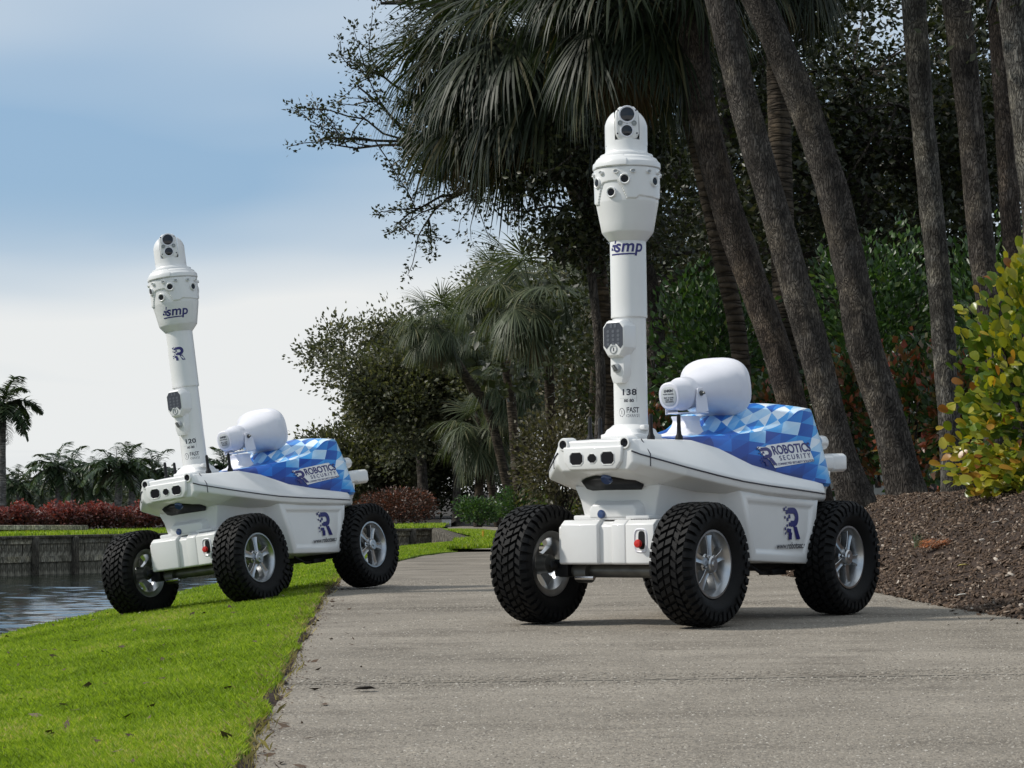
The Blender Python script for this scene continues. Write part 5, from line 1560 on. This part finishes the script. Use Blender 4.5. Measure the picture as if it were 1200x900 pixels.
# undergrowth
def bush_px(name, label, group, u0, u1, v0, v1, Y, n, leaf, mat, cat="shrub", depth=None, aspect=.55, lumps=7, zb=None, hollow=.45, stems=5):
    a, b = at(u0, v1, Y), at(u1, v0, Y)
    w, h = (b.x - a.x), (b.z - a.z)
    bz = a.z if zb is None else zb
    c = ((a.x + b.x) / 2, Y, bz)
    H_ = b.z - bz
    cs = []
    for k in range(lumps):
        f = (k + .5) / lumps
        cs.append((((f - .5) * w * .72, random.gauss(0, .12) * (depth or w), H_ * random.uniform(.45, .66)), (w * random.uniform(.20, .30), (depth or w) * .34, H_ * random.uniform(.34, .46))))
    cs.append(((0, 0, H_ * .32), (w * .46, (depth or w) * .42, H_ * .36)))
    return shrub(name, label, cat, group, c, cs, n, leaf, mat, aspect, stems, hollow)
GS = "green shrubs under the oaks"
bush_px("green_shrub", "bright green leafy shrub right of the near robot's mast, behind the loudspeaker", GS, 772, 905, 318, 585, 22, 5200, .085, GREENL, lumps=9)
bush_px("green_shrub", "green leafy shrub between the leaning trunks left of the slender pale trunk", GS, 945, 1110, 245, 560, 22.5, 5600, .085, GREENL, lumps=10)
bush_px("green_shrub", "dark green shrub showing between the pale trunk and the top of the hedge", GS, 1100, 1230, 250, 560, 21.5, 3800, .085, GREENL, lumps=8)
bush_px("green_shrub", "dark green shrub just left of the near robot's mast", GS, 690, 770, 400, 590, 23.5, 2200, .085, OAKL, lumps=5)
GC = "red-tipped coco plum shrubs along the back of the bed"
for u0, u1, v0, v1, Y, lab in ((872, 955, 425, 560, 19.5, "red-tipped coco plum shrub peeping over the near robot's blue cover"), (960, 1040, 405, 570, 19, "red and green coco plum shrub between the second and third leaning trunks"),
                               (1030, 1105, 390, 572, 18.2, "red-leaved coco plum shrub between the third trunk and the pale trunk"), (1085, 1150, 410, 575, 17.6, "dark coco plum shrub tucked beside the left edge of the hedge"), (745, 800, 470, 560, 20.5, "yellow-brown shrub low behind the near robot's loudspeaker")):
    bush_px("coco_plum", lab, GC, u0, u1, v0, v1, Y, 1500, .075, COCO, lumps=5, aspect=.7, zb=.40)

# pale house seen in scraps through the wood
HM = pmat("house_wall", (.62, .61, .57), .8, var=.1); HR = pmat("house_roof", (.50, .48, .45), .8, var=.2)
hs = empty("house", (3.9, 31, -.3), "pale house with a light hipped roof showing in scraps between the leaning trunks", "house")
MB().box((0, 0, 1.15), (3.2, 2.0, 2.3)).build("wall", HM, hs)
MB().add([(-1.8, -1.2, 2.1), (1.8, -1.2, 2.1), (1.8, 1.2, 2.1), (-1.8, 1.2, 2.1), (-.7, 0, 2.9), (.7, 0, 2.9)], [(0, 1, 5, 4), (1, 2, 5), (2, 3, 4, 5), (3, 0, 4), (3, 2, 1, 0)]).build("roof", HR, hs)

# big-leaved hedge at the right edge
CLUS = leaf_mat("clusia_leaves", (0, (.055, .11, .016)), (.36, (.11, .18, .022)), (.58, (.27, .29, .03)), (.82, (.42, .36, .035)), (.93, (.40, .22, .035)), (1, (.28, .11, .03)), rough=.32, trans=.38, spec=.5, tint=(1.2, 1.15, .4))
def round_leaf(seed):
    rs = np.random.default_rng(seed); vs = [(0, 0, 0)]; n = 10; cup = rs.uniform(-.12, .16)
    for k in range(n):
        a = 2 * PI * k / n; x = .5 + .5 * -math.cos(a); y = .40 * math.sin(a) * (.62 + .5 * x)
        vs.append((x, y, abs(y) * (.22 + cup) + .10 * x * (1 - x) * cup * 8 - .10 * x * x))
    vs.append((.55, 0, -.02)); fs = [(11, 1 + k, 1 + (k + 1) % n) for k in range(n)]
    return vs, fs
hb_ = at(1215, 560, 11.8); hb_.z = bed_z(hb_.x, 11.8) - .02
clus = empty("clusia_hedge", hb_, "yellow-green hedge with big rounded leaves at the right edge of the bed", "hedge")
cs = [((-.02, 0, .30), (.46, .5, .36)), ((.10, 0, .62), (.50, .5, .40)), ((.05, .1, .90), (.40, .45, .34)), ((.20, 0, 1.14), (.38, .4, .30)), ((.5, .1, .6), (.6, .5, .6)), ((.55, 0, 1.1), (.5, .4, .4)), ((-.12, -.1, .12), (.34, .35, .16)), ((.25, 0, .1), (.5, .4, .2))]
P = blob_points(5200, cs, .55)
P = P[P[:, 2] > .02]
near = (P[:, 1] * 1.0 - .0).argsort()
C0 = np.array([.2, .15, .6])
tb = MB()
for k in range(9):
    a = random.uniform(0, 2 * PI); tb.tube([(random.gauss(.15, .1), random.gauss(0, .1), -.15), (.15 + .25 * math.cos(a), .2 * math.sin(a), .5), (.2 + .42 * math.cos(a), .3 * math.sin(a), 1.0)], [.022, .014, .006], 6)
tb.build("stems", BARK, clus, smooth=60)
LV = [round_leaf(s) for s in range(6)]
protos = {}
def leaf_frame(p):
    d = p - C0; d = d / (np.linalg.norm(d) + 1e-6); d = Vector(d) * .8 + Vector((random.gauss(0, .45), random.gauss(0, .45), random.gauss(.55, .4))); d.normalize()
    nrm = (Vector((random.gauss(0, .5), -.75 + random.gauss(0, .5), .7))).normalized()
    y = nrm.cross(d).normalized(); z = d.cross(y)
    return Matrix((d, y, z)).transposed()
av, af, al = [], [], []
shown = set(near[:300].tolist())
for i in range(len(P)):
    p = P[i]; s_ = random.uniform(.048, .080); R_ = leaf_frame(p)
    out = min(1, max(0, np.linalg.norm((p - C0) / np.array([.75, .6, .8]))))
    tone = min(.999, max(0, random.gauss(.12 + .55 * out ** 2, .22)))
    if i in shown:
        key = (random.randrange(6), int(tone * 8))
        if key not in protos:
            me = bpy.data.meshes.new("leaf"); me.from_pydata(LV[key[0]][0], [], LV[key[0]][1]); finish(me, 180)
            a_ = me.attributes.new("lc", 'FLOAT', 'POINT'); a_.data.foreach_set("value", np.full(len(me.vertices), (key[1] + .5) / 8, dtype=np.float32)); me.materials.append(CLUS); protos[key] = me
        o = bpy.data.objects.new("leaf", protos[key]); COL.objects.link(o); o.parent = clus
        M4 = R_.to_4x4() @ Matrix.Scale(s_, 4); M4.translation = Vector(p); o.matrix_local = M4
    else:
        vs, fs = LV[i % 6]; n0 = len(av)
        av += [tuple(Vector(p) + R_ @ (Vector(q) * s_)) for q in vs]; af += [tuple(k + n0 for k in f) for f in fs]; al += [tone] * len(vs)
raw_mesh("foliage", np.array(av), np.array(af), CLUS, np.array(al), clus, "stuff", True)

# dry orange frond, weed and stray leaves on the mulch
px = at(1095, 632, 10.75); px.z = bed_z(px.x, 10.75)
random.seed(3); fv = MB()
for k in range(520):
    a = random.gauss(.05, .25); q = Vector((random.uniform(-.075, .06), random.gauss(0, .03), random.uniform(.005, .042)))
    d = Vector((math.cos(a), random.gauss(0, .3), abs(random.gauss(.35, .3)))).normalized() * random.choice((-1, 1, 1)); d.z = abs(d.z)
    e = q + d * random.uniform(.02, .05); s_ = Vector((-d.y, d.x, 0)) * .0024
    fv.add([q - s_, q + s_, e], [(0, 1, 2)])
fr = fv.build("dry_frond", pmat("orange_fibre", (.42, .13, .03), .8), None, smooth=None, loc=px)
tag(fr, "small tuft of dry orange palm fibre lying on the mulch", "dry frond")
wd = at(1075, 618, 11.2); wd.z = bed_z(wd.x, 11.2)
bl = MB()
for k in range(16):
    q = Vector((random.gauss(0, .008), random.gauss(0, .008), 0)); d = Vector((random.gauss(0, .25), random.gauss(0, .25), 1)).normalized(); L_ = random.uniform(.04, .09); s_ = Vector((1, 0, 0)) * .002
    bl.add([q - s_, q + s_, q + d * L_ * .6 + s_, q + d * L_], [(0, 1, 2, 3)])
tag(bl.build("weed", pmat("weed_green", (.10, .14, .06), .6), None, smooth=None, loc=wd), "thin green weed sprouting from the mulch left of the orange tuft", "weed")
for u, v, Y, lab in ((427, 811, 5.35, "dark curled fallen leaf lying by the near joint of the path"), (1128, 693, 8.9, "pale fallen leaf on the mulch near the path edge"), (1129, 650, 9.8, "small yellow fallen leaf below the orange tuft"), (1168, 616, 10.6, "white scrap of leaf under the low branch of the hedge")):
    p = at(u, v, Y)
    p.z = (path_z(p.x, Y) + .002) if "joint" in lab else bed_z(p.x, Y) + .014
    m = MB(); m.add([(-.028, 0, .004), (-.01, -.014, .010), (.016, -.012, .012), (.03, .002, .006), (.012, .014, .012), (-.012, .013, .010), (0, 0, .004)], [(6, 0, 1), (6, 1, 2), (6, 2, 3), (6, 3, 4), (6, 4, 5), (6, 5, 0)])
    o = m.build("fallen_leaf", pmat_once("dark_leaf", (.035, .028, .022), .8) if "dark" in lab else pmat_once("yellow_leaf" if "yellow" in lab else "bleached_leaf", (.50, .42, .12) if "yellow" in lab else (.62, .60, .54), .7), None, smooth=60, loc=p)
    tag(o, lab, "leaf")

# ------------------------------------------------------------------ middle distance
random.seed(11)
b = at(497, 600, 80); b.z = T(80) - .05
pts = [b, at(495, 560, 80), at(490, 510, 80), at(482, 455, 80)]
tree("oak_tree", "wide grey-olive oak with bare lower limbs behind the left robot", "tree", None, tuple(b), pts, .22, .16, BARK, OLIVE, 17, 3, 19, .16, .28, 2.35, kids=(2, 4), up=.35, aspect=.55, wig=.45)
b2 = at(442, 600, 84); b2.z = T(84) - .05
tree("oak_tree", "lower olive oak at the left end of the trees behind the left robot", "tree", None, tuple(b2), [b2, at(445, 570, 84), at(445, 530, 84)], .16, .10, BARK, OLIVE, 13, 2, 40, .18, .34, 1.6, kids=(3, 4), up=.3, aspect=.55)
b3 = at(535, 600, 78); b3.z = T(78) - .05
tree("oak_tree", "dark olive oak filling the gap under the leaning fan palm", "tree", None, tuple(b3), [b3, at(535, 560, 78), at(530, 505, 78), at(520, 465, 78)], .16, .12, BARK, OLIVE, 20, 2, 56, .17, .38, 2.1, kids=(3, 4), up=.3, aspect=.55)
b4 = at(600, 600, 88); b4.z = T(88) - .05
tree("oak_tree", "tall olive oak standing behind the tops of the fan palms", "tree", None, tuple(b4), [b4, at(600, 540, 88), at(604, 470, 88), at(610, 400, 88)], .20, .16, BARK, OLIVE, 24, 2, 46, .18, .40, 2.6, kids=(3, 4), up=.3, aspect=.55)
GM = "sabal palms beyond the bend of the path"
S2 = [('up', 6, 1.0), ('mid', 12, 1.0), ('low', 13, 1.0), ('hang', 15, .95), ('dead', 8, .8)]
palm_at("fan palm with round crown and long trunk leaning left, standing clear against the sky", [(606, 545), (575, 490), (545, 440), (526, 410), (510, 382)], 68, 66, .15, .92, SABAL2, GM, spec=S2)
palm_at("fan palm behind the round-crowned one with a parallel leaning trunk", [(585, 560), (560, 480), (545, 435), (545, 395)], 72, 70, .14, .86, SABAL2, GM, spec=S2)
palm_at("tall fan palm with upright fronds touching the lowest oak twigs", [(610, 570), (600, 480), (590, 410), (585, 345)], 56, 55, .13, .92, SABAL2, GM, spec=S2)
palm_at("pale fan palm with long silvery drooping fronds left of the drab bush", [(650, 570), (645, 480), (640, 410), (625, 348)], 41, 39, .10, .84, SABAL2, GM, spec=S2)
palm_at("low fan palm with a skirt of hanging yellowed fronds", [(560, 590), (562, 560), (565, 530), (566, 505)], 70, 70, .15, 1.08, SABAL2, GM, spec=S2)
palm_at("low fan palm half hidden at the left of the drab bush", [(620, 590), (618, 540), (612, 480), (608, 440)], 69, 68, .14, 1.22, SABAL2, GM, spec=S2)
random.seed(9)
bush_px("wild_bush", "large drab grey-brown wild bush left of the near robot's mast", None, 640, 750, 355, 600, 43, 11000, .085, DRAB, cat="bush", lumps=13, depth=1.2, hollow=.3, stems=12)
bush_px("wild_bush", "brownish twiggy bush low behind the near robot's front", None, 600, 720, 480, 605, 33, 5000, .075, DRAB, cat="bush", lumps=7, hollow=.3, stems=14)
bush_px("wild_bush", "dark thicket at the foot of the palms", None, 490, 650, 500, 606, 84, 9000, .17, OAKL, cat="bush", lumps=7, hollow=.3, stems=14)
bush_px("wild_bush", "dark undergrowth below the grey-olive oak behind the left robot", None, 365, 520, 520, 612, 90, 9000, .19, OAKL, cat="bush", lumps=7, hollow=.3, stems=10)
GB = "clipped green shrubs at the far bend of the path"
bush_px("boxwood_shrub", "small rounded green shrub left of the far bend of the path", GB, 535, 588, 580, 613, 62, 2600, .09, GREENL, lumps=4)
bush_px("boxwood_shrub", "rounded green shrub right of the far bend, left of the near robot's front tyre", GB, 583, 640, 570, 612, 56, 2600, .085, GREENL, lumps=4)
bush_px("boxwood_shrub", "yellow-tipped shrub just behind the near robot's front tyre", GB, 630, 690, 568, 612, 50, 2600, .08, BRIGHTL, lumps=4)
bush_px("copper_shrub", "bronze-red clipped shrub right of the left robot's rear wheel", None, 416, 512, 571, 617, 72, 5200, .10, COPPER2, lumps=8)

# ------------------------------------------------------------------ across the canal
WOOD = bark_mat("weathered_wood", (.26, .24, .185), (.38, .35, .28), (.48, .45, .37), .5)
WOODD = bark_mat("dark_post_wood", (.09, .08, .065), (.14, .125, .10), (.19, .175, .145), .5)
def seawall(name, label, group, P0, P1, top0, top1, step, nrm, n_max=300):
    root = empty(name, (P0[0], P0[1], WZ), label, "seawall", group)
    d = Vector((P1[0] - P0[0], P1[1] - P0[1], 0)); Lw = d.length; u = d / Lw; nv = Vector(nrm)
    ang = math.atan2(u.y, u.x)
    pl = []
    for q in range(4):
        w = step - .012; m = MB(); m.box((0, 0, .5), (w, .05, 1.0)); pl.append(m.mesh("plank", None, .006, seg=1)); pl[-1].materials.append(WOOD)
    post = MB(); post.lathe([(.10, 0), (.095, .5), (.09, 1.0), (.07, 1.02), (0, 1.03)], 10); pm_ = post.mesh("post", 50); pm_.materials.append(WOODD)
    n = int(Lw / step)
    for k in range(n):
        t = (k + .5) / n; p = u * (t * Lw); h = top0 + (top1 - top0) * t - WZ
        o = bpy.data.objects.new("plank", pl[k % 4]); COL.objects.link(o); o.parent = root
        o.location = p + nv * random.uniform(0, .012) + Vector((0, 0, -.35)); o.rotation_euler = (random.gauss(0, .006), random.gauss(0, .006), ang); o.scale = (1, 1, h + .35 - .05 + random.gauss(0, .01))
    npost = int(Lw / 1.12)
    for k in range(npost + 1):
        t = k / max(1, npost); p = u * (t * Lw); h = top0 + (top1 - top0) * t - WZ
        o = bpy.data.objects.new("post", pm_); COL.objects.link(o); o.parent = root
        o.location = p + nv * .13 + Vector((0, 0, -.4)); o.scale = (1, 1, (h + .4 - .05)); o.rotation_euler = (0, 0, random.random() * 6)
    for f, hh in ((.88, .17), (.40, .15)):
        for k in range(max(1, int(Lw / 3.36))):
            kk = max(1, int(Lw / 3.36)); t0, t1 = k / kk, (k + 1) / kk
            a = u * (t0 * Lw + .01) + nv * .055; b_ = u * (t1 * Lw - .01) + nv * .055
            za, zb = (top0 + (top1 - top0) * t0 - WZ) * f, (top0 + (top1 - top0) * t1 - WZ) * f
            m = MB(); vs = []
            for q, z in ((a, za), (b_, zb)):
                for dn, dz in ((-.03, -hh / 2), (.03, -hh / 2), (.03, hh / 2), (-.03, hh / 2)): vs.append(q + nv * dn + Vector((0, 0, z + dz)))
            m.add(vs, [(0, 1, 2, 3), (7, 6, 5, 4), (0, 4, 5, 1), (1, 5, 6, 2), (2, 6, 7, 3), (3, 7, 4, 0)]); m.build("waler", WOOD, root, smooth=None, bevel=.006, seg=1)
    m = MB(); vs = []
    for q, z in ((Vector((0, 0, 0)), top0 - WZ), (u * Lw, top1 - WZ)):
        for dn, dz in ((-.06, -.06), (.17, -.06), (.17, .0), (-.06, .0)): vs.append(q + nv * dn + Vector((0, 0, z + dz)))
    m.add(vs, [(0, 1, 2, 3), (7, 6, 5, 4), (0, 4, 5, 1), (1, 5, 6, 2), (2, 6, 7, 3), (3, 7, 4, 0)]); m.build("cap_board", WOODD, root, smooth=None, bevel=.008, seg=1)
    return root
x0 = -17.0
nf = Vector((FW(-2.1) - FW(x0), -(-2.1 - x0), 0)).normalized()
seawall("seawall", "weathered timber seawall facing the water across the canal", None, (x0, FW(x0)), (-2.1, 63), fwz(x0), fwz(-2.1), .20, nf)
n2 = Vector((-1, -.05, 0)).normalized()
seawall("seawall", "dark end wall of the canal running from the far corner to the path bend", None, (-.50, 33), (-2.1, 63), T(33) - .02, T(63) + .03, .26, n2)
tm = MB(); tm.box((0, 0, .06), (4.2, .16, .12)); 
lt = at(5, 621, 55.5); tm.build("landscape_timber", WOOD, None, bevel=.01, seg=1, loc=lt)
tag(bpy.data.objects["landscape_timber"], "long grey timber lying on the far lawn before the red shrubs", "timber")
ub = MB(); ub.box((0, 0, .09), (.29, .22, .21)); ub.box((0, 0, .205), (.31, .24, .02))
q = at(523, 613, 72); q.z = path_z(0, 72) + .06
tag(ub.build("utility_box", pmat("white_box", (.75, .75, .73), .5), None, bevel=.01, loc=q), "small white utility box on the verge beyond the canal end", "utility box")
q = at(566, 636, 32); q.z = path_z(0, 32) + .03
mk = empty("marker_post", q, "short yellow marker post in the grass before the far bend", "post")
MB().box((0, 0, .055), (.030, .030, .13)).build("post", pmat("yellow_paint", (.72, .42, .03), .5), mk, bevel=.003)
MB().box((0, 0, .125), (.034, .034, .012)).build("cap", pmat("yellow_cap", (.72, .42, .03), .5), mk, bevel=.003)

# red copperleaf hedge, one shrub at a time
ordn = ["first", "second", "third", "fourth", "fifth", "sixth", "seventh", "eighth", "ninth", "tenth", "eleventh", "twelfth", "thirteenth"]
random.seed(14)
for i in range(13):
    u = -18 + i * 19.5 + random.gauss(0, 2); x = (u - 600) / 2567 * 57
    Y = FW(x) + 5.3 + random.uniform(0, .6); x = (u - 600) / 2567 * Y
    bz = fwz(x); w = random.uniform(.98, 1.2); h = random.uniform(.62, .84)
    cs = [((random.gauss(0, .18), random.gauss(0, .1), h * random.uniform(.45, .7)), (w * .34, w * .32, h * .36)) for _ in range(5)] + [((0, 0, h * .35), (w * .5, w * .42, h * .38))]
    n = 1500; P = blob_points(n, cs, .4)
    lc = np.clip(rng.random(n) * .62 + np.clip((P[:, 2] / h - .5) * .6, -.1, .4), 0, 1)
    root = empty("croton_shrub", (x, Y, bz), ordn[i] + " dark red copperleaf shrub from the left in the hedge across the canal", "shrub", "red copperleaf hedge across the canal")
    keep = P[:, 2] > -.02
    leaf_cloud("foliage", P[keep], .10, CROTON, root, None, aspect=.55, lc=lc[keep])
    sb = MB()
    for _ in range(5): sb.tube([(random.gauss(0, .05), random.gauss(0, .05), -.05), (random.gauss(0, .2), random.gauss(0, .15), h * .6)], [.02, .008], 5)
    sb.build("stems", BARK, root, smooth=60)

# royal palm at the left edge
RS = [('up', 5, 1.0), ('mid', 7, 1.0), ('low', 6, 1.0), ('hang', 5, .9)]
b = at(2, 600, 78); b.z = -.95
palm("royal_palm", "tall feather palm with a grey trunk at the left edge beyond the canal", None, tuple(b), [b, at(2, 560, 78), at(2.5, 520, 78), at(4, 478, 78)], .17, .11, PALMG, FEA, FEATH, RS)
# palms along the far shore
random.seed(4)
FP = [(66, 160, 552, "left one of the close pair of palms"), (84, 165, 556, "right one of the close pair of palms"), (20, 190, 572, "small palm nearest the trunk of the tall edge palm"), (112, 175, 566, "palm standing above the tan roof"), (136, 158, 552, "palm just left of the left robot's camera panel"),
      (152, 168, 550, "palm directly behind the left robot's front antennas"), (180, 172, 556, "palm behind the base of the left robot's mast"), (262, 170, 550, "palm seen right of the left robot's mast"), (100, 185, 574, "low pale palm behind the gap in the hedge")]
for u, Y, v, lab in FP:
    t = at(u, v, Y); 
    Y *= .68; t = at(u, v - 4, Y); b = Vector((t.x, Y, -1.0)); sc = random.uniform(1.0, 1.25)
    spec = [(c, n, s * sc) for c, n, s in (('up', 3, 1.0), ('mid', 6, 1.0), ('low', 5, 1.0), ('hang', 5, .9))]
    palm("shore_palm", lab + " on the far shore", "palms along the far shore", tuple(b), [b, b.lerp(t, .5) + Vector((.15, 0, 0)), t], .20, .15, PALMG, FFAR, FEATH, spec)
cs = []
for k in range(110):
    u = random.uniform(-60, 430); Y = random.uniform(128, 165); top = 567 + 10 * mnoise.noise((u * .03, 2, 0)) + (6 if u > 60 and u < 130 else 0)
    p = at(u, random.uniform(top, 600), Y); cs.append(((p.x, p.y, p.z), (random.uniform(1.0, 2.2), 1.8, random.uniform(.7, 1.3))))
P = blob_points(20000, cs, .35)
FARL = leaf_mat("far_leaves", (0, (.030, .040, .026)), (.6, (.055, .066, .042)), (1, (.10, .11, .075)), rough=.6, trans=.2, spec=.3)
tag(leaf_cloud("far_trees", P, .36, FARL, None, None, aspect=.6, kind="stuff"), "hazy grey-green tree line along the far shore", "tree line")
# roofs and a pale figure in the far gardens
TAN = pmat("tan_roof", (.30, .24, .20), .85, var=.2)
for u, Y, w, lab in ((122, 108, .75, "house with a tan hipped roof just above the red hedge"), (73, 112, .5, "small house with a pale tan roof left of the paired palms' trunks")):
    p = at(u, 597, Y); hs = empty("house", (p.x, Y, -1.0), lab, "house", "houses across the canal")
    zt = p.z + 1.0
    MB().box((0, 0, zt / 2), (w * 1.7, 1.6, zt)).build("wall", HM, hs)
    MB().add([(-w, -1, zt - .03), (w, -1, zt - .03), (w, 1, zt - .03), (-w, 1, zt - .03), (-w * .35, 0, zt + .34), (w * .35, 0, zt + .34)], [(0, 1, 5, 4), (1, 2, 5), (2, 3, 4, 5), (3, 0, 4), (3, 2, 1, 0)]).build("roof", TAN, hs)
p = at(71, 590, 120); ct = MB(); ct.lathe([(.14, 0), (.14, .5), (.09, .55), (.07, 1.0), (.10, 1.1), (.08, 1.45), (.04, 1.6), (0, 1.62)], 12)
tag(ct.build("garden_column", pmat("white_stone", (.7, .7, .68), .7), None, loc=(p.x, 120, p.z - .75)), "slim pale garden column between the paired palms", "column")
